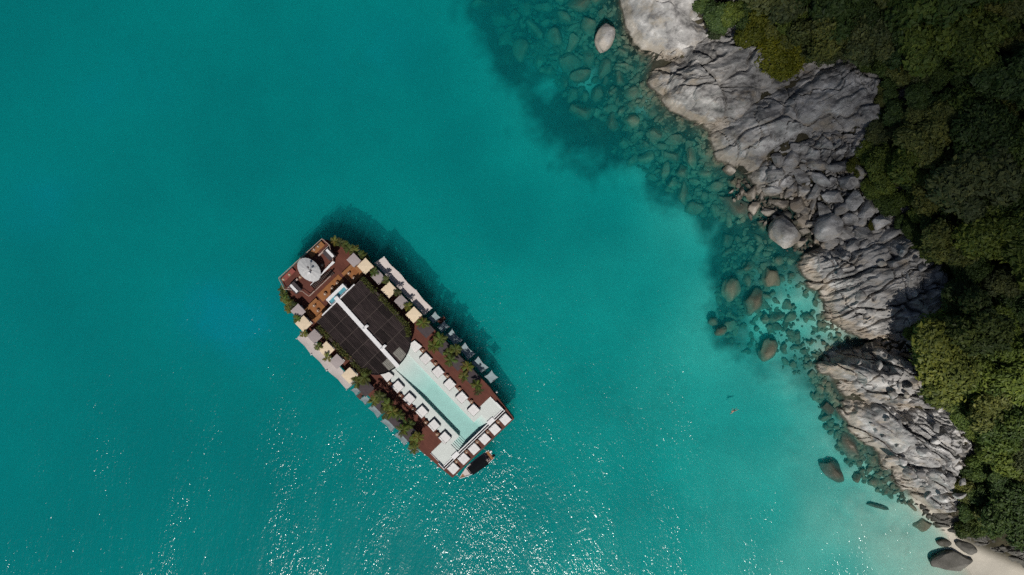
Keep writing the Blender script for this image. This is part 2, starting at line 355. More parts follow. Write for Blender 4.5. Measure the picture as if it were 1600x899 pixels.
def poly_sd(x, y, poly):                      # signed distance, positive inside
    x = np.asarray(x, float); y = np.asarray(y, float)
    d = np.full(x.shape, 1e9); ins = np.zeros(x.shape, bool)
    n = len(poly)
    for i in range(n):
        ax, ay = poly[i]; bx, by = poly[(i + 1) % n]
        ex, ey = bx - ax, by - ay; L2 = ex * ex + ey * ey + 1e-9
        t = np.clip(((x - ax) * ex + (y - ay) * ey) / L2, 0, 1)
        d = np.minimum(d, np.hypot(x - ax - t * ex, y - ay - t * ey))
        if ay != by:
            c = ((ay > y) != (by > y)) & (x < (bx - ax) * (y - ay) / (by - ay) + ax); ins ^= c
    return np.where(ins, d, -d)

def wp(pts, z=0.0): return [tuple(W(a, b, z)[:2]) for a, b in pts]
def sstep(a, b, x): t = np.clip((x - a) / (b - a), 0, 1); return t * t * (3 - 2 * t)

# ------------------------------------------------------------------ terrain
SHORE = [(900, -1400), (945, -260), (962, -60), (972, 0), (978, 40), (985, 65), (1000, 80), (1025, 90), (1018, 110), (1015, 130), (1030, 150), (1050, 172),
         (1085, 190), (1110, 205), (1112, 225), (1125, 245), (1145, 258), (1170, 275), (1185, 300), (1215, 305), (1250, 318), (1262, 345), (1275, 370),
         (1266, 395), (1262, 420), (1270, 440), (1290, 455), (1292, 490), (1310, 508), (1345, 525), (1366, 531), (1340, 545), (1296, 550), (1290, 572),
         (1305, 595), (1320, 620), (1338, 650), (1362, 690), (1385, 722), (1420, 765), (1438, 795), (1462, 815), (1482, 835), (1490, 862), (1525, 905),
         (1600, 1000), (1760, 1250), (2300, 2400), (9000, 2400), (9000, -1400)]
SHORE_W = wp(SHORE)
BEACH = [(1478, 840), (1500, 848), (1545, 868), (1600, 890), (1680, 960), (1620, 1040), (1525, 915), (1495, 885)]
BEACH_W = wp(BEACH)
DEPTH = np.array([(-400, 0, 9.5), (-400, 900, 10), (0, 0, 9.2), (0, 450, 9.0), (0, 899, 9.8), (200, 700, 9.6), (400, 200, 8.6), (350, 500, 8.4), (400, 820, 9.2), (620, 560, 8.2), (800, 300, 7.4),
    (650, 60, 8.0), (700, 200, 8.0), (900, 550, 5.7), (800, 820, 7.2), (600, 899, 8.6), (1000, 750, 5.0), (1000, 880, 4.6), (1000, 450, 5.3), (940, 300, 6.8), (1100, 400, 4.5),
    (1100, 650, 4.1), (1200, 800, 3.5), (1200, 660, 3.9), (1300, 820, 1.7), (1290, 720, 2.2), (1370, 810, 0.95), (1400, 850, 0.8), (1440, 850, 0.7), (1300, 899, 2.3), (1250, 520, 2.2),
    (1330, 533, 1.0), (1150, 550, 3.4), (1160, 380, 2.8), (1080, 250, 4.6), (1000, 150, 3.6), (900, 50, 3.8), (830, 60, 5.2), (740, 10, 7.0), (850, 150, 5.8),
    (1200, 500, 2.5), (1230, 420, 2.0), (1260, 620, 2.4), (1200, 340, 1.0), (1230, 320, 0.7), (950, 130, 4.0), (1050, 220, 3.8), (1140, 450, 3.2), (1330, 720, 1.6), (1470, 890, 0.5)])
STONY = [(700, -200), (735, 0), (770, 60), (840, 110), (870, 170), (905, 205), (960, 235), (1010, 285), (1060, 330), (1110, 350), (1135, 385), (1130, 480),
         (1140, 530), (1185, 560), (1250, 580), (1275, 620), (1300, 700), (1360, 760), (1420, 790), (1500, 700), (1450, 400), (1300, 200), (1100, -200)]
STONY_W = wp(STONY)

def terrain(x, y):
    x = np.asarray(x, float); y = np.asarray(y, float)
    sd = poly_sd(x, y, SHORE_W)
    px = x * 7 + 800; py = 449.5 - y * 7
    num = np.zeros(x.shape); den = np.zeros(x.shape)
    for a, b, d in DEPTH:
        w = 1.0 / ((px - a) ** 2 + (py - b) ** 2 + 900.0) ** 1.6; num += w * d; den += w
    dep = num / den; dep = np.where(dep > 6, 6 + (dep - 6) * 0.85, dep)
    beach = np.exp(-((px - 1540) ** 2 + (py - 900) ** 2) / 110.0 ** 2)
    slope = 0.62 * (1 - beach) + 0.10 * beach
    s = np.maximum(-sd, 0)
    seaz = -dep * (1 - np.exp(-slope * s / np.maximum(dep, 0.3))) 
    st = sstep(-11, 9, poly_sd(x, y, STONY_W) + 12 * fbm(x / 10, y / 10, 21, 4, 0.6))
    seaz = seaz + np.minimum(s / 4, 1) * (0.25 * fbm(x / 14, y / 14, 3, 3) + st * 0.9 * fbm(x / 2.6, y / 2.6, 8, 3))
    seaz = np.minimum(seaz, -0.12 * np.minimum(s, 1.0))
    i = np.maximum(sd, 0)
    landz = (0.22 * i + 2.6 * (1 - np.exp(-i / 5))) * (1 - 0.8 * beach) + np.minimum(i / 5, 1) * 1.4 * fbm(x / 16, y / 16, 5, 3)
    landz = np.where(landz > 26, 26 + (landz - 26) * 0.3, landz)
    z = np.where(sd > 0, np.maximum(landz, 0.05 * i), seaz)
    return z, sd, st, beach


def axis(lo, hi, step, far):
    core = np.arange(lo, hi + step * .5, step); out = [core]; d = step; p = hi; up = []
    while p < far: d *= 1.35; p += d; up.append(p)
    d = step; p = lo; dn = []
    while p > -far: d *= 1.35; p -= d; dn.append(p)
    return np.concatenate([np.array(dn[::-1]), core, np.array(up)])

def grid_mesh(name, X, Y, Z, mat, smooth=True, keep=None):
    ny, nx = X.shape
    co = np.stack([X, Y, Z], -1).reshape(-1, 3)
    idx = np.arange(nx * ny).reshape(ny, nx)
    q = np.stack([idx[:-1, :-1], idx[:-1, 1:], idx[1:, 1:], idx[1:, :-1]], -1).reshape(-1, 4)
    if keep is not None:
        kk = keep.reshape(-1); q = q[kk[q].any(1)]
        used = np.unique(q); remap = np.full(len(co), -1); remap[used] = np.arange(len(used)); co = co[used]; q = remap[q]
    me = bpy.data.meshes.new(name); me.vertices.add(len(co)); me.vertices.foreach_set('co', co.ravel().astype(np.float32))
    me.loops.add(q.size); me.loops.foreach_set('vertex_index', q.ravel().astype(np.int32))
    me.polygons.add(len(q)); me.polygons.foreach_set('loop_start', np.arange(0, q.size, 4, dtype=np.int32))
    me.polygons.foreach_set('use_smooth', np.full(len(q), smooth))
    me.materials.append(mat); me.update(calc_edges=True); me.validate()
    return me

ax = axis(-118, 118, 0.6, 900); ay = axis(-68, 68, 0.6, 900)
GX, GY = np.meshgrid(ax, ay)
GZ, GSD, GST, GB = terrain(GX, GY)
me = grid_mesh('ground', GX, GY, GZ, M['terrain'])
bsd = poly_sd(GX, GY, BEACH_W)
soil = sstep(0.5, 3.0, GSD) * (1 - sstep(-2, 1, bsd))
gpx = GX * 7 + 800; gpy = 449.5 - GY * 7
patch = sum(k * np.exp(-((gpx - a) ** 2 + (gpy - b) ** 2) / r ** 2) for a, b, r, k in ((1255, 480, 62, .8), (1200, 520, 50, .6), (1300, 530, 40, .6), (915, 118, 26, .6), (1195, 150, 18, .5), (1005, 158, 22, .6), (1290, 570, 30, .5), (880, 60, 20, .4), (1175, 420, 22, .45), (1345, 735, 30, .5), (1378, 780, 38, 1.0), (1240, 695, 48, .9), (1296, 772, 45, 1.0), (1330, 800, 40, .8), (1235, 612, 34, .55)))
pale = sum(k * np.exp(-(((gpx - a) / r) ** 2 + ((gpy - b) / (r * .75)) ** 2)) for a, b, r, k in ((355, 505, 80, 1.0), (20, 310, 70, .6), (300, 490, 60, .4), (560, 60, 90, .25), (150, 120, 80, .3)))
pale = np.clip(pale * (0.8 + 1.2 * fbm(GX / 9, GY / 9, 55, 4, .6)), 0, 1)
weed = np.clip(sstep(0.12, 0.5, fbm(GX / 26, GY / 26, 66, 4, .55)) * 0.55, 0, 1)
cov = np.stack([np.clip(np.maximum(GST, weed * 0.35) - patch, 0, 1) * (1 - 0.85 * GB), pale, soil, np.ones_like(GST)], -1).reshape(-1, 4)
ca = me.color_attributes.new('cover', 'FLOAT_COLOR', 'POINT'); ca.data.foreach_set('color', cov.ravel().astype(np.float32))
tag(link('ground', me), kind='structure')
def tz(x, y):                                  # bilinear look-up in the ground grid
    i = int(np.clip(np.searchsorted(ax, x) - 1, 0, len(ax) - 2)); j = int(np.clip(np.searchsorted(ay, y) - 1, 0, len(ay) - 2))
    fx = (x - ax[i]) / (ax[i + 1] - ax[i]); fy = (y - ay[j]) / (ay[j + 1] - ay[j])
    return float((GZ[j, i] * (1 - fx) + GZ[j, i + 1] * fx) * (1 - fy) + (GZ[j + 1, i] * (1 - fx) + GZ[j + 1, i + 1] * fx) * fy)

mb = MB().box(-850, 850, -850, 850, -16, 0)
tag(mb.build('sea_water', M['sea']), kind='structure')

# ------------------------------------------------------------------ rock outcrops
def outcrop(name, pts, label, mat, amp, edge, ang, sp, relief, seed, smoothness=0.0, block=3.0, blockamp=0.45, res=0.2, fan=None, zpx=2.5):
    """one rock mass: rounded rise over the terrain, bedding steps across direction ang (deg), blocky joints"""
    poly = wp(pts, zpx); P = np.array(poly)
    x0, y0 = P.min(0) - 2; x1, y1 = P.max(0) + 2
    X, Y = np.meshgrid(np.arange(x0, x1, res), np.arange(y0, y1, res))
    rg = 2.3 * (1 - 0.6 * smoothness); wx = X + rg * fbm(X / 4.5, Y / 4.5, seed, 4, 0.6); wy = Y + rg * fbm(X / 4.5, Y / 4.5, seed + 40, 4, 0.6)
    d = poly_sd(wx, wy, poly)
    T = np.maximum(terrain(X, Y)[0], -1.5)
    prof = 1 - np.exp(-np.maximum(d, 0) / edge)
    amp = amp * (1.45 if label else 0.5); edge = edge * 0.8
    z = T + amp * prof + np.where(d < 0, d * 1.6, 0)
    if fan is not None:
        fx, fy = W(*fan, zpx)[:2]; th = np.arctan2(Y - fy, X - fx); rr = np.hypot(X - fx, Y - fy)
        s = th * 14.0 + 0.02 * rr; u = rr
    else:
        c, sn = math.cos(R(ang)), math.sin(R(ang)); s = -X * sn + Y * c; u = X * c + Y * sn
    s = s + 4.5 * vnoise(X / 13, Y / 13, seed + 13) + 2.4 * fbm(X / 6, Y / 6, seed + 3, 3) + 0.4 * fbm(X / 1.6, Y / 1.6, seed + 6, 2)
    def terrace(s, w, sd):
        k = s / w + 0.6 * vnoise(u / (w * 5), s / (w * 9), sd)
        f = k - np.floor(k); cell = _h(np.floor(k), np.zeros_like(k), sd)
        st_ = np.where(f < 0.86, f / 0.86, (1 - f) / 0.14)
        return (st_ - 0.5) * (0.35 + cell), np.minimum(f, 1 - f)
    t1, e1 = terrace(s, sp, seed + 11); t2, e2 = terrace(s + 3.1, sp * 0.37, seed + 23)
    msk = sstep(-0.15, 0.2, fbm(X / 6, Y / 6, seed + 31, 2))
    mk2 = sstep(-0.25, 0.25, fbm(X / 9, Y / 9, seed + 37, 2)); det = relief * (1.1 * t1 * (0.3 + 0.9 * mk2) + 0.5 * t2 * msk) * (1 - smoothness)
    block = block * 1.5
    f1, f2, cid, tl = voronoi(u / (block * 2.2) + 0.5 * vnoise(X / 3, Y / 3, seed + 2), s / block, seed + 50)
    crack = np.exp(-((f2 - f1) / 0.075) ** 2)
    det += (blockamp * ((cid - 0.5) * 2.2 + 2.2 * tl) - 2.2 * crack) * (1 - smoothness)
    f1b, f2b, cidb, tlb = voronoi(u / block * 1.1 + 0.6 * vnoise(X / 2, Y / 2, seed + 4), s / (block * 0.42), seed + 77)
    det += (blockamp * (0.7 * (cidb - 0.5) + 0.8 * tlb) - 0.45 * np.exp(-((f2b - f1b) / 0.07) ** 2)) * sstep(-0.02, 0.22, fbm(X / 8, Y / 8, seed + 33, 2)) * (1 - smoothness)
    # wandering deep joints
    jn = np.abs(fbm(X / 9 + 0.15 * u, Y / 9, seed + 91, 3)); det -= 1.9 * np.exp(-(jn / 0.019) ** 2) * (1 - 0.6 * smoothness)
    det += 0.5 * smoothness * amp * 0.25 * fbm(X / 6, Y / 6, seed + 61, 4) + 0.05 * fbm(X / 0.9, Y / 0.9, seed + 70, 3)
    z = z + det * (0.25 + 0.75 * prof)
    me = grid_mesh(name, X, Y, z, mat, smooth=smoothness > 0.5, keep=d > -1.4)
    if label is None: return tag(link(name, me), kind='structure')
    return tag(link(name, me), label, 'rock outcrop', 'rock masses along the shore')

BEDROCK = [(975, 20), (990, 72), (1020, 95), (1014, 130), (1050, 174), (1108, 206), (1124, 248), (1172, 278), (1200, 306), (1250, 320), (1266, 350), (1270, 385), (1262, 420), (1290, 458), (1294, 492), (1345, 526), (1368, 533), (1338, 547), (1296, 552), (1294, 575), (1322, 620), (1342, 650), (1388, 722), (1424, 765), (1442, 795), (1482, 800), (1530, 830), (1560, 800), (1560, 640), (1480, 560), (1540, 470), (1400, 320), (1400, 160), (1330, 60), (1160, 20), (1100, -30)]
outcrop('bedrock', BEDROCK, None, M['rock'], 0.5, 2.0, 15, 1.6, 0.9, 77, block=2.3, blockamp=0.5, res=0.25)

outcrop('rock_outcrop', [(965, -70), (1110, -70), (1110, 5), (1085, 38), (1102, 58), (1072, 82), (1040, 86), (1005, 71), (980, 40), (970, 0)],
        'big smooth rounded grey granite dome at the top edge beside the lone white boulder', M['rock_pale'], 5.5, 4.5, 60, 6, 0.4, 101, smoothness=0.88, res=0.22)
outcrop('rock_outcrop', [(1018, 96), (1075, 78), (1130, 52), (1175, 45), (1205, 75), (1215, 105), (1250, 112), (1235, 132), (1185, 152), (1152, 186), (1112, 204), (1085, 190), (1050, 172), (1030, 150), (1012, 124)],
        'grey granite headland scored with fanned dark cracks below the smooth dome', M['rock'], 4.2, 4.0, 20, 1.9, 0.95, 211, block=3.6, blockamp=0.5, fan=(1330, 40))
outcrop('rock_outcrop', [(1108, 206), (1150, 184), (1195, 152), (1250, 128), (1300, 100), (1352, 135), (1356, 180), (1376, 205), (1345, 216), (1262, 216), (1232, 226), (1205, 246), (1188, 268), (1160, 262), (1122, 246)],
        'broad pale rock slab sloping to the sea with a small bush in its hollow', M['rock_pale'], 4.4, 5.0, 28, 3.6, 1.0, 317, block=5.0, blockamp=0.6, smoothness=0.2)
outcrop('rock_outcrop', [(1228, 238), (1262, 216), (1345, 216), (1366, 232), (1345, 250), (1332, 265), (1290, 274), (1252, 262)],
        'platy shelf of tilted grey slabs above the rubble pile', M['rock'], 2.6, 1.8, 30, 1.3, 0.9, 401, block=2.0, blockamp=0.6)
outcrop('rock_outcrop', [(1172, 272), (1198, 250), (1228, 256), (1234, 282), (1210, 304), (1180, 296)],
        'low pale wedge of rock split by a crack on the waterline beside the rubble', M['rock_pale'], 2.4, 1.6, 55, 2.2, 0.5, 451, block=3.0, blockamp=0.3, smoothness=0.2)
outcrop('rock_outcrop', [(1258, 396), (1300, 378), (1345, 362), (1400, 372), (1445, 398), (1480, 440), (1505, 500), (1425, 535), (1362, 532), (1300, 506), (1286, 470), (1268, 440)],
        'wide buff and grey outcrop half in black tree shade below the rubble', M['rock'], 3.8, 4.0, 24, 1.7, 0.95, 503, block=3.2, blockamp=0.65)
outcrop('rock_outcrop', [(1288, 552), (1350, 542), (1402, 548), (1432, 585), (1475, 606), (1475, 628), (1400, 634), (1358, 626), (1318, 602), (1290, 578)],
        'jagged grey outcrop of tilted angular blocks jutting out just below the small turquoise inlet', M['rock'], 3.6, 2.6, -24, 2.4, 1.2, 607, block=2.6, blockamp=1.0)
outcrop('rock_outcrop', [(1312, 642), (1342, 628), (1400, 636), (1470, 628), (1492, 660), (1500, 720), (1490, 765), (1492, 805), (1455, 806), (1430, 772), (1398, 748), (1366, 708), (1338, 678)],
        'long cracked grey rock flank with pale sloping slabs running down towards the beach', M['rock_pale'], 3.8, 3.6, -38, 2.6, 1.1, 709, block=3.2, blockamp=0.85)
outcrop('rock_outcrop', [(1436, 800), (1480, 796), (1515, 812), (1560, 846), (1540, 862), (1500, 838), (1462, 822)],
        'low broken dark rock ledge between the beach sand and the shrubs', M['rock_dark'], 1.2, 1.5, -28, 1.3, 0.7, 811, block=1.8, blockamp=0.4)
outcrop('rock_outcrop', [(1545, 858), (1600, 852), (1660, 870), (1660, 905), (1600, 888), (1560, 872)],
        'dark grey rock shelf in the bottom corner above the beach sand', M['rock_dark'], 1.6, 1.5, -20, 1.6, 0.6, 853, block=2.2, blockamp=0.3)

# ------------------------------------------------------------------ boulders and stones
def ico(sub):
    import bmesh
    bm = bmesh.new(); bmesh.ops.create_icosphere(bm, subdivisions=sub, radius=1.0)
    v = np.array([p.co[:] for p in bm.verts]); f = [tuple(x.index for x in q.verts) for q in bm.faces]; bm.free(); return v, f
ICO3 = ico(4); ICO2 = ico(3)

def stone_mesh(name, seed, mat, planes=9, cut=(0.62, 0.9), rough=0.05, base=ICO2, smooth=False):
    r = np.random.default_rng(seed); v, f = base; v = v.copy()
    for k in range(planes):
        n = r.normal(size=3); n[2] = abs(n[2]) * 0.8 if k < planes * .7 else n[2]; n /= np.linalg.norm(n)
        d = r.uniform(*cut); q = v @ n; over = np.maximum(q - d, 0); v -= np.outer(over * 0.94, n)
    v *= np.array([r.uniform(0.8, 1.15), r.uniform(0.8, 1.15), 1.0]); v[:, 0] += 0.22 * r.uniform(-1, 1) * v[:, 1]
    ph = r.uniform(0, 6, 3)
    dis = rough * (np.sin(v[:, 0] * 4 + ph[0]) * np.sin(v[:, 1] * 4.4 + ph[1]) + 0.6 * np.sin(v[:, 2] * 7 + v[:, 0] * 6 + ph[2]))
    v *= (1 + dis)[:, None]
    me = bpy.data.meshes.new(name); me.from_pydata(v.tolist(), [], f); me.materials.append(mat)
    me.polygons.foreach_set('use_smooth', [smooth] * len(f)); me.update(); return me

STONE = [stone_mesh('stone', 900 + i, M['rock'] if i % 2 else M['rock_pale'], planes=13, cut=(0.42, 0.78), rough=0.02) for i in range(14)]
UNDER = [stone_mesh('submerged_stone', 950 + i, M['algae'], planes=12, cut=(0.45, 0.85), rough=0.06, smooth=i % 2 == 0) for i in range(14)]
WETDK = [stone_mesh('wet_stone', 980 + i, M['rock_dark'], planes=8, cut=(0.6, 0.9), rough=0.05, smooth=False) for i in range(4)]

# (px, py, rx, ry, image rotation deg, height ratio, lift, planes, material, label)
BIG = [
 (945, 60, 15, 21, 12, 0.75, 0.55, 5, 'rock_pale', 'lone smooth egg-shaped white boulder standing in the water by the big dome'),
 (1226, 367, 25, 31, -12, 0.75, 0.42, 12, 'rock_pale', 'largest pale faceted boulder standing in the water of the cove'),
 (1285, 358, 17, 23, 25, 0.85, 0.85, 7, 'rock_pale', 'smooth pale grey boulder with a dark top beside the largest one'),
 (1314, 347, 14, 13, 0, 0.7, 0.75, 8, 'rock', 'grey boulder wedged above the smooth pale boulder, upper of two'),
 (1311, 366, 16, 12, 30, 0.6, 0.75, 8, 'rock', 'grey slanting boulder touching the smooth pale boulder, lower of two'),
 (1280, 410, 21, 20, 10, 0.6, 0.3, 8, 'rock_pale', 'white rounded boulder at the waterline below the faceted boulder'),
 (1238, 237, 18, 9, 18, 0.55, 0.5, 10, 'rock_pale', 'pale pointed slab lying on black shade at the top of the rubble'),
 (1224, 318, 22, 9, 8, 0.55, 0.2, 9, 'rock', 'flat dark-sided rock with a white rim in the rubble pool'),
 (1252, 298, 10, 9, 0, 0.7, 0.3, 8, 'rock_pale', 'yellowish rounded stone at the edge of the rubble pool'),
 (1257, 346, 12, 9, 20, 0.6, 0.2, 7, 'rock', 'olive brown stone between the two biggest cove boulders'),
 (1259, 328, 9, 8, 0, 0.7, 0.3, 7, 'rock_pale', 'small pale yellow stone in the middle of the rubble pool'),
 (1225, 285, 12, 10, 20, 0.6, 0.35, 8, 'rock_pale', 'buff block below the split wedge of rock'),
 (1160, 322, 24, 14, 20, 0.5, 0.02, 9, 'rock_dark', 'dark flat-topped boulder just breaking the surface off the wedge rock'),
 (1155, 282, 18, 20, 0, 0.5, -0.05, 8, 'algae', 'brown boulder awash under the broad pale slab'),
 (1210, 434, 12, 18, -8, 0.7, 0.05, 7, 'algae', 'brown boulder breaking the surface in the clear green shallows'),
 (1184, 470, 16, 23, 12, 0.6, -0.1, 6, 'algae', 'large tan boulder lying just under the surface in the green shallows'),
 (1148, 452, 13, 22, 15, 0.6, -0.25, 6, 'algae', 'tall tan boulder underwater at the outer edge of the shallows'),
 (1206, 548, 14, 16, 10, 0.6, -0.05, 7, 'algae', 'brown boulder awash at the end of the underwater ridge'),
 (1131, 518, 10, 8, -20, 0.6, -0.2, 7, 'algae', 'small dark boulder alone underwater at the tip of the ridge'),
 (1120, 503, 8, 8, 0, 0.6, -0.5, 7, 'algae', 'dim round boulder underwater beyond the tip of the ridge'),
 (1308, 737, 22, 13, 48, 0.55, 0.05, 9, 'rock_dark', 'dark boulder with a pale shoulder standing off the long rock flank'),
 (1380, 796, 16, 4, 14, 0.7, -0.3, 6, 'rock_dark', 'slim dark rock lying under clear water off the beach'),
 (1449, 824, 16, 12, 10, 0.45, 0.05, 8, 'algae', 'brown rock awash where the beach begins'),
 (1493, 882, 34, 20, 6, 0.5, 0.15, 9, 'rock_dark', 'big dark cracked boulder at the edge of the beach sand'),
 (1480, 852, 13, 6, 0, 0.5, 0.2, 7, 'rock_dark', 'small brown boulder next to the beach, seaward of two'),
 (1510, 856, 18, 9, 18, 0.5, 0.3, 7, 'rock_dark', 'flat brown boulder half buried at the head of the beach'),
 (1345, 598, 10, 9, 0, 0.6, 0.3, 7, 'rock', 'rounded rock in the notch under the jagged outcrop'),
 (1363, 545, 14, 10, 0, 0.7, 0.3, 9, 'rock_dark', 'dark rock at the head of the small turquoise inlet'),
 (1335, 700, 12, 22, -25, 0.5, 0.0, 8, 'rock', 'long grey rock leaning into the water beside the long flank'),
 (1300, 640, 14, 10, 30, 0.5, 0.0, 8, 'rock_dark', 'dark stone awash between the jagged outcrop and the long flank'),
]
for i, (px, py, rx, ry, rot, hr, lift, pl, mt, lab) in enumerate(BIG):
    sx, sy = rx / 7 * 1.08, ry / 7 * 1.08; sz = min(sx, sy) * hr * 1.3
    x, y, _ = W(px, py, 1.0); g = max(tz(x, y), -3.0)
    zc = max(g, lift * sz * 1.6 - 0.25) if lift < 0.3 else max(g, 0) + lift * sz
    if lift <= 0.05: zc = lift * 2 - sz * 0.82
    me = stone_mesh('boulder', 1300 + i * 7, M[mt], planes=pl, cut=(0.72, 0.95) if pl < 8 else (0.5, 0.88), rough=0.03 if mt == 'rock_pale' else 0.055, base=ICO3, smooth=pl < 8)
    o = link('boulder', me, None, (x, y, zc), (0, 0, R(-rot)), (sx, sy, sz))
    tag(o, lab, 'boulder', 'large boulders of the shore')

def inside(px, py, poly): return float(poly_sd(np.array([px]), np.array([py]), poly)[0]) > 0
RUB = [(1205, 250), (1260, 258), (1330, 262), (1350, 300), (1368, 335), (1366, 372), (1310, 388), (1280, 385), (1262, 345), (1245, 315), (1205, 300)]
placed = []
def scatter(poly, n, rmin, rmax, meshes, name, cat, labels, group, zrule, sq=(0.5, 0.85), tries=9000, gap=0.8):
    P = np.array(poly); cnt = 0
    rad = sorted([rmin + (rmax - rmin) * random.random() ** 2.2 for _ in range(n)], reverse=True)
    t = 0
    cx = rng.uniform(P[:, 0].min(), P[:, 0].max(), 40000); cy = rng.uniform(P[:, 1].min(), P[:, 1].max(), 40000)
    ok = poly_sd(cx, cy, poly) > 0; cand = iter(list(zip(cx[ok], cy[ok])))
    for r in rad:
        for _ in range(60):
            px, py = next(cand, (None, None))
            if px is None: return cnt
            if any((px - a) ** 2 + (py - b) ** 2 < (gap * (r + c)) ** 2 for a, b, c in placed): continue
            placed.append((px, py, r)); x, y, _z = W(px, py, 1.0); g = tz(x, y)
            s = r / 7; e = random.uniform(0.68, 1.4)
            h = s * random.uniform(*sq)
            o = link(name, random.choice(meshes), None, (x, y, zrule(g, h)), (random.uniform(-.25, .25), random.uniform(-.25, .25), random.uniform(0, 6.28)), (s * e, s / e, h))
            tag(o, labels(px, py, g), cat, group); cnt += 1
            break
    return cnt
for b in BIG: placed.append((b[0], b[1], 0.8 * (b[2] + b[3]) / 2))
scatter(RUB, 230, 2.6, 17, STONE, 'rubble_stone', 'stone',
        lambda px, py, g: 'angular grey stone in the rubble pile of the cove' if px < 1310 else 'pale angular stone in the upper rubble under the trees',
        'loose stones of the rubble pile', lambda g, h: max(g, -0.2) + 0.95 + 0.4 * h, sq=(0.6, 0.95), gap=0.68)
FRS = [(1142, 262), (1180, 296), (1205, 304), (1262, 340), (1268, 385), (1248, 392), (1205, 340), (1150, 335)]
scatter(FRS, 34, 4, 13, STONE + WETDK, 'shore_stone', 'stone', lambda px, py, g: 'stone standing half out of the water at the foot of the rubble', 'stones at the foot of the rubble', lambda g, h: 0.15 * h, sq=(0.6, 0.9), gap=0.75)
U1 = [(745, -20), (960, -20), (980, 45), (1010, 85), (1015, 130), (1050, 175), (1105, 205), (1000, 205), (960, 190), (900, 160), (860, 110), (790, 50)]
U2 = [(1000, 205), (1105, 205), (1150, 262), (1170, 300), (1195, 335), (1150, 350), (1110, 335), (1060, 300), (960, 225)]
U3 = [(1140, 370), (1200, 340), (1225, 400), (1262, 410), (1285, 460), (1290, 500), (1340, 535), (1290, 550), (1285, 580), (1310, 620), (1270, 600), (1210, 565), (1150, 545), (1125, 470)]
U4 = [(1290, 580), (1340, 665), (1380, 725), (1430, 780), (1440, 800), (1390, 780), (1340, 745), (1310, 690), (1275, 620)]
under = lambda g, h: min(g + 0.45 * h, -h - random.uniform(0.15, 0.9))
scatter(U1, 135, 3.2, 19, UNDER, 'submerged_boulder', 'boulder', lambda px, py, g: 'dim green boulder on the seabed beside the smooth dome' if px > 900 else 'faint dark boulder on the deep seabed at the top edge', 'submerged boulders off the smooth dome', under, gap=0.86)
scatter(U2, 90, 2.8, 16, UNDER, 'submerged_boulder', 'boulder', lambda px, py, g: 'dim green boulder underwater below the fan-cracked headland', 'submerged boulders off the headland', under, gap=0.86)
scatter(U3, 90, 2.6, 13, UNDER, 'submerged_boulder', 'boulder', lambda px, py, g: 'mottled stone under the clear green shallows of the cove', 'submerged stones of the cove shallows', under)
scatter(U4, 45, 3.5, 13, UNDER, 'submerged_boulder', 'boulder', lambda px, py, g: 'brown stone in shallow water along the long rock flank', 'stones awash along the rock flank', lambda g, h: min(g + 0.5 * h, -h * random.choice((1.25, 1.1, 1.0, 0.55))))

# small cobbles: too many and too small to pick apart
def cobbles(name, polys, n, rmin, rmax, mat, zf, seed):
    r = np.random.default_rng(seed); V_ = []; F_ = []; k = 0; iv, if_ = ico(2); if_ = np.array(if_)
    for poly, share in polys:
        P = np.array(poly); m = int(n * share)
        cx = r.uniform(P[:, 0].min(), P[:, 0].max(), m * 6); cy = r.uniform(P[:, 1].min(), P[:, 1].max(), m * 6)
        cl = fbm(cx / 30, cy / 30, seed, 3) > -0.12 + 0.2 * r.normal(size=len(cx))
        ok = (poly_sd(cx, cy, poly) > 0) & cl; cx, cy = cx[ok][:m], cy[ok][:m]
        for a, b in zip(cx, cy):
            x, y, _z = W(a, b, 0.5); g = tz(x, y); s = rmin + (rmax - rmin) * r.random() ** 2.5
            v = iv.copy()
            for q in range(5):
                nn = r.normal(size=3); nn /= np.linalg.norm(nn); v -= np.outer(np.maximum(v @ nn - r.uniform(.4, .8), 0) * .95, nn)
            w = r.uniform(0, 6.28); e = r.uniform(.7, 1.4); c_, s_ = math.cos(w), math.sin(w)
            v = v * np.array([s * e, s / e, s * r.uniform(.45, .8)]); v = np.stack([v[:, 0] * c_ - v[:, 1] * s_, v[:, 0] * s_ + v[:, 1] * c_, v[:, 2]], 1)
            V_.append(v + np.array([x, y, zf(g, s)])); F_.append(if_ + k); k += len(v)
    me = bpy.data.meshes.new(name); me.from_pydata(np.concatenate(V_).tolist(), [], np.concatenate(F_).tolist()); me.materials.append(mat); me.update()
    return tag(link(name, me), kind='stuff')
c1 = cobbles('seabed_cobbles', [(U1, .42), (U2, .28), (U3, .2), (U4, .1)], 3000, 0.2, 0.95, M['algae'], lambda g, s: min(g + .25 * s, -s * .8), 71)
c1['label'] = 'bed of small dim stones under the water along the shore'
FR = [(1150, 262), (1180, 296), (1205, 304), (1262, 345), (1270, 385), (1230, 395), (1190, 345), (1150, 320)]
c2 = cobbles('shore_rubble', [(RUB, .7), (FR, .3)], 800, 0.15, 0.6, M['rock'], lambda g, s: max(g, -0.5) + .45 + .2 * s, 72)
c2['label'] = 'small broken stones filling the rubble cove'
# blocks broken off the outcrops
BL1 = [(1290, 400), (1380, 385), (1440, 430), (1350, 510), (1300, 480)]; BL2 = [(1310, 560), (1400, 560), (1455, 610), (1350, 615)]; BL3 = [(1340, 645), (1470, 640), (1485, 780), (1440, 780), (1370, 700)]
for poly, lab in ((BL1, 'broken angular block lying on the shaded outcrop'), (BL2, 'broken angular block lying on the jagged outcrop'), (BL3, 'broken angular block lying on the long rock flank')):
    scatter(poly, 22, 4, 11, STONE, 'rock_block', 'rock', lambda px, py, g, lab=lab: lab, 'blocks broken off the outcrops', lambda g, h: g + 4.2 + 0.2 * h, sq=(0.7, 1.1))
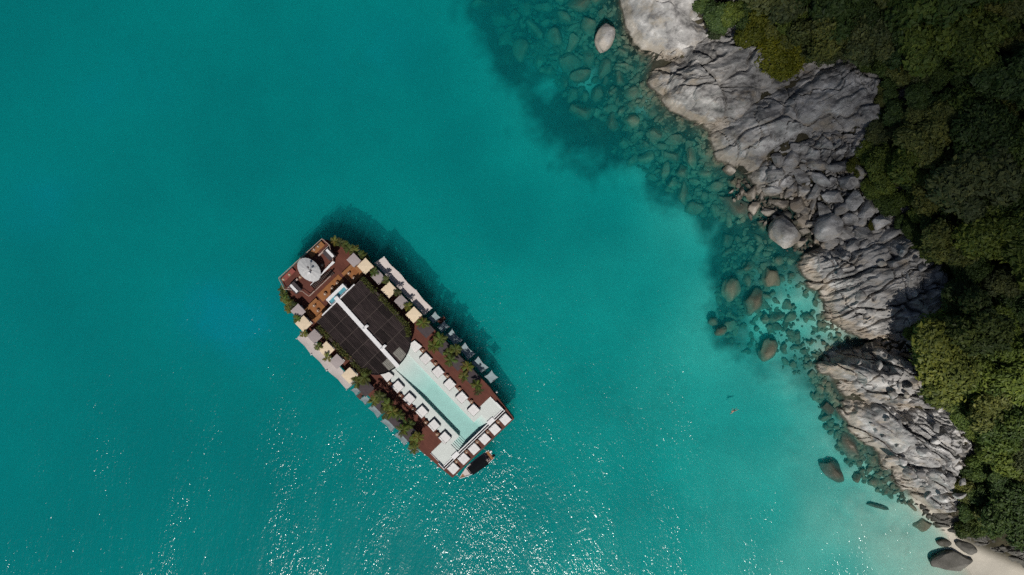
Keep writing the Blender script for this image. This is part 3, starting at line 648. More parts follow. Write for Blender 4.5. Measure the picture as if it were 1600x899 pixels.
# ------------------------------------------------------------------ trees
def crown_mesh(name, seed, leaves=9000, lobes=14, flat=0.62, leaf=0.36):
    r = np.random.default_rng(seed)
    C = []; Rr = []
    for i in range(lobes):
        a = r.uniform(0, 6.283); d = math.sqrt(r.uniform(0, 1)) * 0.68
        C.append((d * math.cos(a), d * math.sin(a), r.uniform(-0.15, 0.42) * (1 - 0.5 * d))); Rr.append(r.uniform(0.24, 0.42))
    C = np.array(C); Rr = np.array(Rr)
    k = r.choice(lobes, leaves * 2, p=Rr ** 2 / (Rr ** 2).sum())
    n = r.normal(size=(leaves * 2, 3)); n[:, 2] += 0.35; n /= np.linalg.norm(n, axis=1)[:, None]
    bump = 1 + 0.16 * np.sin(n[:, 0] * 7 + k) * np.sin(n[:, 1] * 7 + 2 * k) 
    p = C[k] + n * (Rr[k] * bump * np.where(r.random(leaves * 2) < .12, r.uniform(1.0, 1.3, leaves * 2), r.uniform(0.7, 1.06, leaves * 2)))[:, None]
    dd = np.linalg.norm(p[:, None] - C[None], axis=2) / Rr[None]
    ok = (dd.min(1) > 0.66); p = p[ok][:leaves]; n = n[ok][:leaves]; kk = k[ok][:leaves]
    m = len(p); p = p * np.array([1, 1, flat])
    nn = n * 0.75 + r.normal(size=(m, 3)) * 0.5 + np.array([0, 0, 0.35]); nn /= np.linalg.norm(nn, axis=1)[:, None]
    t = np.cross(nn, r.normal(size=(m, 3))); t /= np.linalg.norm(t, axis=1)[:, None]; b = np.cross(nn, t)
    s = (leaf * r.uniform(0.6, 1.25, m) / 5.0)[:, None]
    v = np.stack([p - t * s, p + b * s * 0.55 - nn * s * 0.15, p + t * s, p - b * s * 0.55 - nn * s * 0.15], 1).reshape(-1, 3)
    q = np.arange(m * 4).reshape(m, 4)
    me = bpy.data.meshes.new(name); me.from_pydata(v.tolist(), [], q.tolist()); me.materials.append(M['leaf'])
    lob = r.uniform(-0.3, 0.3, lobes)
    tone = np.clip(0.5 + lob[kk] + r.normal(size=m) * 0.17, 0, 1)
    at = me.attributes.new('leaf_tone', 'FLOAT', 'FACE'); at.data.foreach_set('value', tone.astype(np.float32)); me.update()
    return me

def trunk_mesh(name, seed):
    r = random.Random(seed); mb = MB()
    mb.tube([(0, 0, -0.6), (0.03, 0.02, 0.0), (0.06, -0.03, 0.5), (0.02, 0.04, 0.85)], [0.10, 0.075, 0.055, 0.04], 7)
    for i in range(6):
        a = i * 1.05 + r.uniform(-.3, .3); l = r.uniform(0.45, 0.75); z = r.uniform(0.35, 0.8)
        mb.tube([(0.04, 0, z), (l * .5 * math.cos(a), l * .5 * math.sin(a), z + 0.18), (l * math.cos(a), l * math.sin(a), z + 0.3)], [0.035, 0.024, 0.008], 5)
    return mb.mesh(name, M['bark'], True)

CROWN = [crown_mesh('crown', 40 + i, leaves=[11000, 12000, 10000, 13000, 9000, 12000, 11000][i], lobes=[12, 16, 20, 14, 24, 18, 15][i], flat=[0.6, 0.55, 0.7, 0.5, 0.62, 0.75, 0.66][i], leaf=[0.36, 0.32, 0.40, 0.34, 0.28, 0.36, 0.42][i]) for i in range(7)]
TRUNK = [trunk_mesh('trunk', 60 + i) for i in range(3)]
def tree(px, py, rad, hgt, var, col, label, group=None, name='forest_tree', cat='tree'):
    z = 6.0
    for _ in range(4):
        x, y, _z = W(px, py, z); z = tz(x, y) + hgt * 0.85
    g = tz(x, y)
    o = empty(name, (x, y, g), random.uniform(0, 6.28), label, cat, group)
    tilt = (random.uniform(-.12, .12), random.uniform(-.12, .12), 0)
    link('trunk', TRUNK[var % 3], o, (0, 0, 0), (0, 0, 0), (hgt * 0.42, hgt * 0.42, hgt * 0.85))
    c = link('crown', CROWN[var % 7], o, (0, 0, hgt * 0.8), tilt, (rad, rad, rad * random.uniform(0.85, 1.25)))
    c.color = (*col, 1); return o

FOREST = [(1060, -170), (1082, 5), (1105, 28), (1145, 45), (1185, 52), (1215, 60), (1245, 88), (1300, 82), (1345, 92), (1372, 140), (1378, 195), (1352, 235), (1352, 268), (1378, 318), (1398, 352), (1438, 388), (1478, 425),
          (1530, 470), (1500, 500), (1440, 508), (1420, 540), (1440, 578), (1485, 612), (1500, 650), (1520, 690), (1505, 720), (1500, 770), (1520, 815), (1560, 838), (1620, 846), (1760, 960), (1760, -170)]
GREEN = [(0.086, 0.138, 0.031), (0.125, 0.175, 0.033), (0.062, 0.108, 0.031), (0.135, 0.158, 0.043), (0.10, 0.126, 0.048), (0.056, 0.098, 0.026)]
tp = []; te = []; TREES = []
rt = random.Random(5)
fcx = rng.uniform(1070, 1715, 26000); fcy = rng.uniform(-130, 940, 26000); fce = poly_sd(fcx, fcy, FOREST)
for px, py, e in zip(fcx, fcy, fce):
    if e < 4: continue
    r = rt.uniform(15, 27) if e < 30 else rt.choice((rt.uniform(16, 30), rt.uniform(28, 46), rt.uniform(40, 58)))
    r = min(r, e + 12)
    if any((px - a) ** 2 + (py - b) ** 2 < (0.62 * (r + c)) ** 2 for a, b, c in tp): continue
    tp.append((px, py, r)); te.append(e)
    if len(tp) >= 285: break
for (px, py, r), e in zip(tp, te):
    gi = rt.randrange(6); col = GREEN[gi]; k = rt.uniform(0.85, 1.15); col = tuple(c * k for c in col)
    var = rt.randrange(7); hgt = r / 7 * rt.uniform(1.2, 1.7) if e > 30 else r / 7 * rt.uniform(0.8, 1.2)
    zone = next(n for lim, n in ((35, 'behind the smooth dome'), (110, 'behind the cracked headland'), (205, 'behind the broad pale slab'), (275, 'behind the platy shelf'), (370, 'behind the rubble pile'), (520, 'behind the shaded outcrop'), (635, 'behind the jagged outcrop'), (770, 'behind the long rock flank'), (2000, 'behind the beach')) if py < lim)
    kind = ['broad lumpy', 'dense round', 'open tufted', 'low spreading', 'fine-leaved', 'tall domed', 'coarse-leaved'][var]
    tone = {0: 'mid-green', 1: 'yellow-green', 2: 'deep green', 3: 'olive', 4: 'grey-green', 5: 'dark green'}[gi]
    where = 'at the forest edge' if e < 30 else 'inside the forest' if e < 90 else 'deep in the forest'
    TREES.append((f'{kind} {tone} tree {where} {zone}', px, py, r / 7 * 1.22, hgt, var, col))
cnt_ = {}
for t_ in TREES: cnt_.setdefault(t_[0], []).append(t_)
for lab, ts in cnt_.items():
    ts.sort(key=lambda q: q[1])
    for i, (l_, px, py, r_, h_, v_, c_) in enumerate(ts):
        lb = lab if len(ts) == 1 else lab + (', ' + (['leftmost', 'rightmost'] if len(ts) == 2 else ['leftmost', 'second', 'third', 'fourth', 'fifth', 'sixth'])[i] + (' of two' if len(ts) == 2 else ' from left' if i else ''))
        tree(px, py, r_, h_, v_, c_, lb, 'trees of the hillside forest')
tree(1222, 78, 6.2, 3.4, 4, (0.15, 0.165, 0.014), 'large bright yellow-green leafy bush spilling onto the cracked headland', None, 'leafy_bush', 'bush')
tree(1180, 40, 5.0, 3.4, 1, (0.11, 0.13, 0.016), 'yellow-green leafy bush uphill of the biggest bright bush', None, 'leafy_bush', 'bush')
tree(1302, 143, 2.6, 1.6, 4, (0.060, 0.085, 0.014), 'small round green bush growing alone in the hollow of the pale slab', None, 'leafy_bush', 'bush')
tree(1340, 262, 2.6, 1.8, 4, (0.085, 0.105, 0.014), 'bright green bush at the tree line by the platy shelf', None, 'leafy_bush', 'bush')
tree(1366, 352, 1.6, 1.2, 4, (0.10, 0.11, 0.018), 'little yellow-green bush on top of the rubble', None, 'leafy_bush', 'bush')
tree(1118, 44, 2.6, 1.8, 2, (0.045, 0.065, 0.025), 'dull green scrub on the crest behind the smooth dome', None, 'leafy_bush', 'bush')
tree(1535, 505, 6.5, 18.0, 5, (0.07, 0.10, 0.026), 'tall deep green tree behind the black-shaded outcrop', None)
tree(1505, 470, 4.5, 12.0, 2, (0.06, 0.09, 0.026), 'dark tree leaning over the black-shaded outcrop', None)
tree(1472, 566, 8.8, 17.0, 1, (0.13, 0.16, 0.034), 'big bright green tree shading the outcrop above the small inlet', None, 'forest_tree', 'tree')
tree(1510, 825, 2.8, 1.8, 2, (0.055, 0.085, 0.02), 'green bush above the low broken ledge by the beach', None, 'leafy_bush', 'bush')
# ------------------------------------------------------------------ floating beach club (local frame: +x bow, +y seaward side, z up)
VA = math.atan2(0.721, -0.692)
VO = W(613.5, 553.75, 2.2); VO.z = 0
VM = Matrix.Translation(VO) @ Matrix.Rotation(VA, 4, 'Z'); VI = VM.inverted()
def V(u, v, z=0.0): return VM @ Vector((u, v, z))
def PL(px, py, z):
    p = VI @ W(px, py, z); return p.x, p.y
club = empty('floating_beach_club', VO, VA, 'huge red-brown floating beach club vessel with a central pool and dark roof', 'ship')
DZ = 2.4                                              # main deck level
HULL = [(-28.8, -9.4), (-20, -10.4), (18, -10.4), (24, -9.0), (27, -7.4), (28.4, -6.9), (28.6, 5.7), (26.6, 7.0), (23, 8.6), (18, 10.0), (-20, 10.2), (-28.8, 9.4)]
MB().prism(HULL, -0.9, 0.9).build('hull', M['hull'], club)
# decks, butted edge to edge
d = MB()
d.prism([(-21.6, -4.95), (-21.6, -9.0), (-21.6, -10.2), (-20, -10.4), (16.2, -10.4), (16.2, -4.95)], 0.9, DZ)
d.prism([(-21.4, 4.5), (16.2, 4.5), (16.2, 10.05), (-20, 10.2), (-21.4, 10.05)], 0.9, DZ)
d.prism([(-0.6, -4.95), (16.2, -4.95), (16.2, 4.5), (-0.6, 4.5)], 0.9, DZ)
d.prism([(16.2, -10.4), (18, -10.4), (24, -9.0), (27, -7.4), (28.4, -6.9), (28.6, 5.7), (26.6, 7.0), (23, 8.6), (18, 10.0), (16.2, 10.05)], 0.9, DZ)
d.build('main_deck', M['deck'], club)
MB().prism([(-26.15, -9.75), (-26.15, 9.7), (-28.8, 9.4), (-28.8, -9.4)], 0.9, 1.9).build('stern_deck', M['deck_y'], club)
MB().prism([(-26.15, -9.05), (-21.6, -9.05), (-21.6, -10.2), (-26.15, -9.75)], 0.9, 2.1).build('side_deck', M['deck'], club)
MB().prism([(-26.15, 9.05), (-21.4, 9.05), (-21.4, 10.05), (-26.15, 9.7)], 0.9, 2.1).build('side_deck', M['deck'], club)
# pool
pb = MB()
def wedge(mb, prof, y0, y1):                          # prism from an x-z profile
    n = len(prof)
    vs_ = [(x, y0, z) for x, z in prof] + [(x, y1, z) for x, z in prof]
    fs = [tuple(range(n)), tuple(range(n, 2 * n))[::-1]] + [(i, n + i, n + (i + 1) % n, (i + 1) % n) for i in range(n)]
    mb.add(vs_, fs)
wedge(pb, [(-25.42, 0.9), (-25.42, 1.0), (-11, 1.05), (-3.2, 2.02), (-0.6, 2.2), (-0.6, 0.9)], -2.5, 1.9)
pb.box(-23.2, -0.6, -4.95, -2.5, 0.9, 2.2); pb.box(-23.2, -0.6, 1.9, 4.5, 0.9, 2.2)
pb.box(-25.42, -21.6, -9.05, -4.95, 0.9, 2.203); pb.box(-25.42, -21.4, 4.5, 9.05, 0.9, 2.203)
wy = [(-7.0, 2.2), (-4.95, 1.75), (-2.5, 1.2)]
pb.add([(-25.42, -4.95, 0.9), (-23.2, -4.95, 0.9), (-23.2, -2.5, 0.9), (-25.42, -2.5, 0.9), (-25.42, -4.95, 2.19), (-23.2, -4.95, 2.19), (-23.2, -2.5, 1.1), (-25.42, -2.5, 1.1)],
       [(3, 2, 1, 0), (4, 5, 6, 7), (0, 1, 5, 4), (1, 2, 6, 5), (2, 3, 7, 6), (3, 0, 4, 7)])
basin = pb.build('pool_basin', M['plaster'], club)
for k in range(6):
    z1 = 1.15 + 0.17 * k
    MB().box(-25.40, -23.22, 1.9 + 0.43 * k, 1.9 + 0.43 * (k + 1), 0.91, z1).build('step', M['plaster'], basin)
pw = MB().prism([(-0.65, -4.94), (-0.65, 4.49), (-21.42, 4.49), (-21.42, 9.0), (-25.41, 9.0), (-25.41, -9.0), (-21.62, -9.0), (-21.62, -4.94)], 0.86, 2.31)
pw.build('pool_water', M['pool'], club)
# infinity edge: two white rims, dark channel, white pads
MB().box(-25.66, -25.42, -9.25, 9.25, 0.9, 2.36).build('pool_rim', M['white'], club)
MB().box(-26.15, -26.0, -9.25, 9.25, 0.9, 2.2).build('pool_rim', M['white'], club)
MB().box(-26.0, -25.66, -9.2, 9.2, 0.9, 1.75).build('overflow_channel', M['black'], club)
for y in (-5.4, 5.4): MB().box(-26.02, -25.1, y - 0.85, y + 0.85, 2.37, 2.47).build('bridge_pad', M['white'], club)
for y in (-9.2, 9.2): MB().box(-26.1, -23.4 if y < 0 else -24.2, y - 0.06, y + 0.06, 2.1, 2.9).build('glass_rail', M['white'], club)
for y in (-9.02, 9.02): MB().box(-25.42, -21.5, y - 0.06, y + 0.02, 2.12, 2.4).build('pool_kerb', M['white'], club)

# roof
RZ = 6.0; RY0 = -0.3; RHW = 6.55
def arcx(y): return 2.2 - 4.9 * math.sqrt(max(0, 1 - ((y - RY0) / RHW) ** 2))
ys = np.linspace(RY0 + RHW, RY0 - RHW, 25)
MB().prism([(16.15, RY0 - RHW), (16.15, RY0 + RHW)] + [(arcx(y), y) for y in ys], RZ - 0.35, RZ - 0.06).build('roof', M['roofdark'], club)
for x in (15.5, 9, 2.5):
    for y in (RY0 - RHW + 0.4, RY0 + RHW - 0.4): MB().cyl(x, y, DZ, RZ - 0.36, 0.13).build('roof_post', M['rooffrm'], club)
xs = [16.05, 12.6, 9.15, 5.7, 2.25]; yl = [RY0 - RHW + 0.1, -5.0, -2.9, -0.85, 0.2, 2.3, 4.3, RY0 + RHW - 0.1]
def panel(poly, mat, x0, x1, y0, y1, clip=None):
    mb = MB().prism(poly, RZ - 0.058, RZ - 0.02)
    y = y0 + 0.22
    while y < y1 - 0.1:
        xa = x0 if clip is None else max(x0, arcx(y) + 0.15)
        if x1 - xa > 0.3: mb.box(xa + 0.06, x1 - 0.06, y - 0.05, y + 0.05, RZ - 0.02, RZ + 0.05)
        y += 0.34
    mb.build('roof_panel', mat, club)
for i in range(4):
    for j in range(7):
        if j == 3: continue
        a, b, c, e = xs[i + 1] + 0.05, xs[i] - 0.05, yl[j] + 0.05, yl[j + 1] - 0.05
        panel([(a, c), (b, c), (b, e), (a, e)], M['roofdark'], a, b, c, e)
for j in range(7):
    if j == 3: continue
    c, e = yl[j] + 0.05, yl[j + 1] - 0.05; yy = np.linspace(c, e, 5)
    poly = [(2.2, c), (2.2, e)] + [(min(2.1, arcx(y) + 0.12), y) for y in yy[::-1]]
    if j in (2, 4):
        mid = 0.0
        panel([(2.2, c), (2.2, e), (mid + .05, e), (mid + .05, c)], M['roofdark'], mid, 2.2, c, e)
        panel([(mid - .05, c), (mid - .05, e)] + [(arcx(y) + 0.12, y) for y in yy[::-1]], M['roofpale'], -3, mid, c, e, 1)
    else: panel(poly, M['roofdark'], -3, 2.2, c, e, 1)
for x in xs: MB().box(x - 0.05, x + 0.05, RY0 - RHW, RY0 + RHW, RZ - 0.055, RZ + 0.07).build('roof_bar', M['rooffrm'], club)
for y in (-5.0, -2.9, 2.3, 4.3): MB().box(-1.2, 16.0, y - 0.035, y + 0.035, RZ - 0.05, RZ + 0.06).build('roof_bar', M['rooffrm'], club)
rim = MB(); pts = [(arcx(y), y, RZ) for y in ys]; rim.tube(pts, 0.14, 6); rim.build('roof_rim', M['black'], club)
MB().box(16.16, 16.4, -5.2, 4.4, RZ - 0.3, RZ + 0.12).build('roof_edge', M['white'], club)
bm_ = MB(); bm_.add([(17.1, -0.86, RZ + .1), (17.1, 0.06, RZ + .1), (-3.0, 0.66, RZ + .1), (-3.0, -0.22, RZ + .1), (17.1, -0.86, RZ + .34), (17.1, 0.06, RZ + .34), (-3.0, 0.66, RZ + .34), (-3.0, -0.22, RZ + .34)],
      [(3, 2, 1, 0), (4, 5, 6, 7), (0, 1, 5, 4), (1, 2, 6, 5), (2, 3, 7, 6), (3, 0, 4, 7)][::1])
beam = bm_.build('ridge_beam', M['white'], club)
for px, py in ((571, 512), (599, 543)):
    x, y = PL(px, py, RZ + .4)
    b = MB(); b.box(x - .28, x + .28, y - .75, y + .75, RZ + .345, RZ + .55); b.cyl(x, y - .5, RZ + .55, RZ + 1.0, 0.07); b.cyl(x, y + .4, RZ + .55, RZ + .9, 0.07); b.build('spotlight_bracket', M['white'], beam)
# plunge pool at the head of the roof
pp = MB()
for q in ((16.5, 16.7, -3.4, 1.6), (17.55, 18.25, -3.4, 1.6), (16.7, 17.55, -3.4, -3.15), (16.7, 17.55, 1.4, 1.6)): pp.box(*q[:4], 4.5, 5.6)
pp.box(16.7, 17.55, -3.15, 1.4, 4.5, 4.95)
pl_ = pp.build('plunge_pool', M['white'], club)
M['bluewater'] = simple('plunge_water', (0.10, 0.33, 0.40), 0.08, 0.1, 1)
MB().box(16.69, 17.56, -3.16, 1.41, 5.0, 5.35).build('water', M['bluewater'], pl_)
for x in (16.8, 18.0):
    for y in (-3.1, 1.3): MB().box(x - .15, x + .15, y - .15, y + .15, DZ, 4.5).build('pool_post', M['white'], pl_)

# bow upper deck
UZ = 4.7
BOW = [(28.63, 5.7), (28.3, -6.89), (26.2, -7.1), (23.0, -5.2), (22.9, 2.0), (21.3, 2.05), (21.3, 3.7), (23.1, 4.0), (26.1, 6.5)]
up = MB().prism(BOW, UZ - 0.3, UZ).build('bow_deck', M['deck_y'], club)
for x, y in ((27.8, 5.2), (27.6, -6.2), (23.2, -4.6), (22.2, 3.2), (25.0, 0)): MB().cyl(x, y, DZ, UZ - .3, 0.15).build('deck_post', M['rooffrm'], club)
for i in range(len(BOW)):
    a = Vector((*BOW[i], UZ + .9)); b = Vector((*BOW[(i + 1) % len(BOW)], UZ + .9))
    if i in (3, 4): continue
    mb = MB(); mb.tube([a, b], 0.075, 6)
    n = max(1, int((b - a).length / 1.4))
    for k in range(n + 1):
        p = a.lerp(b, k / n); mb.cyl(p.x, p.y, UZ, UZ + .9, 0.03, n=5)
    mb.build('railing', M['rail'], club)
MB().box(27.3, 28.3, 2.2, 5.3, UZ, UZ + .45).build('bench', M['redcush'], club)
MB().box(27.0, 28.1, -6.3, -2.4, UZ, UZ + .45).build('bench', M['cushion'], club)
MB().box(25.6, 25.95, 3.0, 6.0, UZ, UZ + .5).build('bench', M['rail'], club)
MB().box(26.1, 26.4, -6.9, -3.6, UZ, UZ + .5).build('bench', M['rail'], club)
for px, py, s in ((460, 449, 1), (513, 397, -1)):
    x, y = PL(px, py, UZ + 1)
    h = MB(); h.box(x - 1.3, x + 1.0, y - .8, y + .8, UZ, UZ + 1.2); hh = h.build('service_hatch', M['charcoal'], club)
    w_ = MB(); w_.box(x - 1.25, x + .9, y - .35 + .3 * s, y + .2 + .3 * s, UZ + 1.2, UZ + 1.3); w_.build('hatch_lid', M['white'], hh)
# stair from the bow deck with white stringers
st = empty('stair'); st.parent = club
for k in range(14):
    y = 1.7 - 0.36 * k
    MB().box(21.5, 22.8, y - .11, y + .11, UZ - .12 - 0.15 * k, UZ - .05 - 0.15 * k).build('tread', M['rooffrm'], st)
s_ = MB(); s_.add([(22.9, 1.9, UZ + .5), (22.8, 1.9, UZ + .5), (22.75, -5.3, UZ + .5), (23.3, -5.3, UZ + .5), (22.9, 1.9, UZ + .62), (22.8, 1.9, UZ + .62), (22.75, -5.3, UZ + .62), (23.3, -5.3, UZ + .62)],
     [(0, 1, 2, 3), (7, 6, 5, 4), (0, 4, 5, 1), (1, 5, 6, 2), (2, 6, 7, 3), (3, 7, 4, 0)]); s_.build('handrail', M['white'], st)
MB().box(21.3, 21.42, -2.6, 3.6, UZ - .2, UZ + .3).build('handrail', M['rail'], st)
# bow lounge booths on the main deck
def ring(mb, x0, x1, y0, y1, w, z0, z1, open_side):
    if open_side != 'x-': mb.box(x0, x0 + w, y0, y1, z0, z1)
    if open_side != 'x+': mb.box(x1 - w, x1, y0, y1, z0, z1)
    if open_side != 'y-': mb.box(x0 + w, x1 - w, y0, y0 + w, z0, z1 - .003)
    if open_side != 'y+': mb.box(x0 + w, x1 - w, y1 - w, y1, z0, z1 - .003)
for (x0, x1, y0, y1, op) in ((17.0, 20.6, -8.0, -4.2, 'y+'), (16.6, 20.6, 3.4, 7.4, 'y-')):
    bo = MB(); bo.prism([(x0, y0 + .6), (x0 + .6, y0), (x1 - .6, y0), (x1, y0 + .6), (x1, y1 - .3), (x1 - .3, y1), (x0 + .3, y1), (x0, y1 - .3)], DZ, DZ + .12)
    bb = bo.build('lounge_floor', M['orange'], club)
    r_ = MB(); ring(r_, x0 + .1, x1 - .1, y0 + .1, y1 - .1, 0.75, DZ + .12, DZ + .55, op); r_.build('sofa', M['cushion'], bb)
fl = MB().box(18.9, 20.9, -3.6, 3.0, DZ, DZ + .1); fl.build('lounge_floor', M['orange'], club)

# ---- loose things on the vessel
def place(u, v, z): return V(u, v, z)
def clone(root, loc, rz, label, group=None):
    r = root.copy(); COL.objects.link(r); r.location = loc; r.rotation_euler = (0, 0, rz); r['label'] = label
    if group: r['group'] = group
    for ch in root.children:
        c = ch.copy(); COL.objects.link(c); c.parent = r
        for g in ch.children:
            e = g.copy(); COL.objects.link(e); e.parent = c
    return r
# round side tables
def make_table():
    t = empty('side_table', (0, 0, 0), 0, 'x', 'table', 'round side tables on the vessel')
    MB().cyl(0, 0, 0, 0.42, 0.26, 0.33, 14).build('base', M['bedbase'], t)
    MB().cyl(0, 0, 0.42, 0.5, 0.40, 0.40, 16).build('table_top', M['table'], t)
    MB().cyl(0, 0, 0.5, 0.72, 0.17, 0.13, 12).build('lamp', M['lampwhite'], t)
    return t
tab0 = make_table(); tab_used = [False]
def table(x, y, z, label):
    if not tab_used[0]:
        tab_used[0] = True; tab0.location = V(x, y, z); tab0.rotation_euler = (0, 0, VA); tab0['label'] = label; return tab0
    return clone(tab0, V(x, y, z), VA + random.uniform(0, 3), label)
ORD = ['first', 'second', 'third', 'fourth', 'fifth', 'sixth', 'seventh']
for i, (x, y) in enumerate([(-4.0, -5.45), (-8.0, -5.45), (-11.8, -5.4), (-15.65, -5.4), (-19.5, -5.35)]): table(x, y, DZ, f'{ORD[i]} round table from the dark roof beside the pool, shore-facing row of daybeds')
for i, (x, y) in enumerate([(-4.05, 4.9), (-7.75, 4.95), (-11.85, 4.98), (-15.85, 5.0), (-19.45, 5.0)]): table(x, y, DZ, f'{ORD[i]} round table from the dark roof beside the pool, sea-facing row of daybeds')
for i, (x, y) in enumerate([(-26.85, -6.44), (-26.85, -3.27), (-26.8, -0.09), (-26.75, 3.13), (-26.75, 6.18)]): table(x, y, 1.9, f'{ORD[i]} small round table on the stern terrace counted from the shore end')
BT = [((490.8, 390.3), 'near the bow rail, inner of the shoreward pair'), ((497, 385.6), 'near the bow rail, outer of the shoreward pair'), ((452, 429.5), 'near the bow rail, inner of the seaward pair'), ((442.7, 436.8), 'in the seaward corner of the bow deck'), ((503.4, 414.7), 'behind the grey umbrella by the white handrail'), ((469, 433.4), 'at the seaward rim of the grey umbrella')]
for (p, d_) in BT: x, y = PL(p[0], p[1], UZ + .5); table(x, y, UZ, 'round table on the upper bow deck ' + d_)
LT = [((526.8, 442.8), 'by the orange floor, nearest the plunge pool'), ((518.8, 450.8), 'in the middle of the orange floor'), ((508, 460), 'at the seaward end of the orange floor'), ((545.0, 427.5), 'inside the shoreward sofa booth'), ((552.8, 434.8), 'at the roof corner beside the shoreward booth'), ((490.8, 478), 'inside the seaward sofa booth'), ((496.8, 486), 'at the roof corner beside the seaward booth')]
for (p, d_) in LT: x, y = PL(p[0], p[1], DZ + .5); table(x, y, DZ + .12, 'round table on the main bow deck ' + d_)
# daybeds
def make_bed():
    t = empty('daybed', (0, 0, 0), 0, 'x', 'daybed', 'white square daybeds around the pool')
    MB().box(-1.09, 1.09, -1.09, 1.09, 0, 0.3).build('base', M['bedbase'], t)
    MB().cushion(-1.0, 1.0, -1.0, 1.0, 0.3, 0.58, 0.09).build('mattress', M['mattress'], t)
    m_ = t.children[1] if t.children[1].name.startswith('mattress') else t.children[0]
    for y in (-.5, .5): MB().cushion(0.62, 0.95, y - .4, y + .4, 0.58, 0.68, 0.05).build('pillow', M['mattress'], t)
    return t
bed0 = make_bed(); bed_used = [False]
def bed(x, y, z, label, rz=0):
    if not bed_used[0]:
        bed_used[0] = True; bed0.location = V(x, y, z); bed0.rotation_euler = (0, 0, VA + rz); bed0['label'] = label; return bed0
    return clone(bed0, V(x, y, z), VA + rz + random.uniform(-.045, .045), label)
for i, (x, y) in enumerate([(-5.71, -4.72), (-9.68, -4.66), (-13.41, -4.62), (-17.33, -4.55), (-21.1, -4.5)]): bed(x, y, 2.2 if False else 2.41, f'{ORD[i]} white square daybed from the roof in the sunny shore-facing poolside row', 3.1416 * 1.5)
for i, (x, y) in enumerate([(-5.91, 3.99), (-9.6, 4.03), (-13.55, 4.0), (-17.51, 4.15), (-21.1, 4.3)]): bed(x, y, 2.41, f'{ORD[i]} white square daybed from the roof in the palm-shaded sea-facing poolside row', 1.57)
for i, (x, y) in enumerate([(-27.45, -7.97), (-27.43, -4.83), (-27.41, -1.73), (-27.38, 1.45), (-27.36, 4.6), (-27.33, 7.72)]): bed(x, y, 1.905, f'{ORD[i]} white square daybed on the stern terrace counted from the shore end', 0)
for (x, y, lab, sg) in ((-2.2, -4.95, 'shoreward', -1), (-2.6, 3.95, 'seaward', 1)):
    t = empty('daybed', V(x, y, 2.41), VA, f'wedge-shaped white lounge tucked under the curved roof end, {lab} of two', 'daybed')
    P_ = [(1.3, -0.9 * sg), (1.0, 0.75 * sg), (-1.05, 1.0 * sg), (-1.05, -1.0 * sg)] if sg < 0 else [(1.0, -0.7), (1.25, 0.9), (-1.0, 1.0), (-1.0, -0.95)]
    MB().prism([(a * 1.05, b * 1.05) for a, b in P_], 0, .3).build('base', M['bedbase'], t); MB().prism(P_, .3, .55).build('mattress', M['mattress'], t)

# cabanas
def cabana(name, x, y, size, zt, mat, label, group, sy=None, rz=0.0, zf=DZ):
    sy = sy or size
    t = empty(name, V(x, y, zf), VA + rz, label, 'cabana', group); h = zt - zf; a, b = size / 2, sy / 2
    r_ = MB(); r_.add([(-a, -b, h), (a, -b, h), (a, b, h), (-a, b, h), (-a * .04, -b * .04, h + .07), (a * .04, -b * .04, h + .07), (a * .04, b * .04, h + .07), (-a * .04, b * .04, h + .07), (-a, -b, h - .25), (a, -b, h - .25), (a, b, h - .25), (-a, b, h - .25)],
        [(4, 5, 6, 7), (0, 1, 5, 4), (1, 2, 6, 5), (2, 3, 7, 6), (3, 0, 4, 7), (8, 9, 1, 0), (9, 10, 2, 1), (10, 11, 3, 2), (11, 8, 0, 3)])
    r_.build('canopy', mat, t)
    for sx in (-1, 1):
        for s2 in (-1, 1): MB().cyl(sx * (a - .1), s2 * (b - .1), 0, h - .02, 0.05, n=6).build('post', M['rooffrm'], t)
    MB().box(-a * .75, a * .75, -b * .75, b * .75, 0, .4).build('bed', M['mattress'], t)
    return t
for i, (x, y) in enumerate([(17.66, -9.45), (10.4, -9.6), (2.83, -9.72)]): cabana('cabana', x, y, 2.55, 5.0, M['cream'], f'{ORD[i]} cream cabana from the bow on the shoreward side', 'cabanas along the sides')
for i, (x, y) in enumerate([(17.95, 8.8), (10.53, 9.1), (3.0, 9.35)]): cabana('cabana', x, y, 2.55, 5.0, M['cream'], f'{ORD[i]} cream cabana from the bow on the seaward side', 'cabanas along the sides')
for i, (x, y) in enumerate([(20.4, -8.5), (14.06, -9.75), (6.74, -9.7)]): cabana('cabana', x, y, 2.5 if i else 2.3, 4.7, M['mauve'], f'{ORD[i]} mauve-grey cabana from the bow on the shoreward side', 'cabanas along the sides', 2.15)
for i, (x, y) in enumerate([(20.75, 7.85), (14.36, 9.05), (7.1, 9.3)]): cabana('cabana', x, y, 2.4, 4.7, M['mauve'], f'{ORD[i]} mauve-grey cabana from the bow on the seaward side', 'cabanas along the sides', 2.3)
for i, x in enumerate([-1.1, -6.3, -11.0, -15.6]):
    cabana('cabana', x, -9.35, 3.1, 4.4, M['charcoal'], f'{ORD[i]} flat charcoal canopy from the roof among the shoreward palms', 'charcoal canopies among the palms', 2.6)
    cabana('cabana', x - 0.1, 8.95, 3.1, 4.4, M['charcoal'], f'{ORD[i]} flat charcoal canopy from the roof among the seaward palms', 'charcoal canopies among the palms', 2.6)

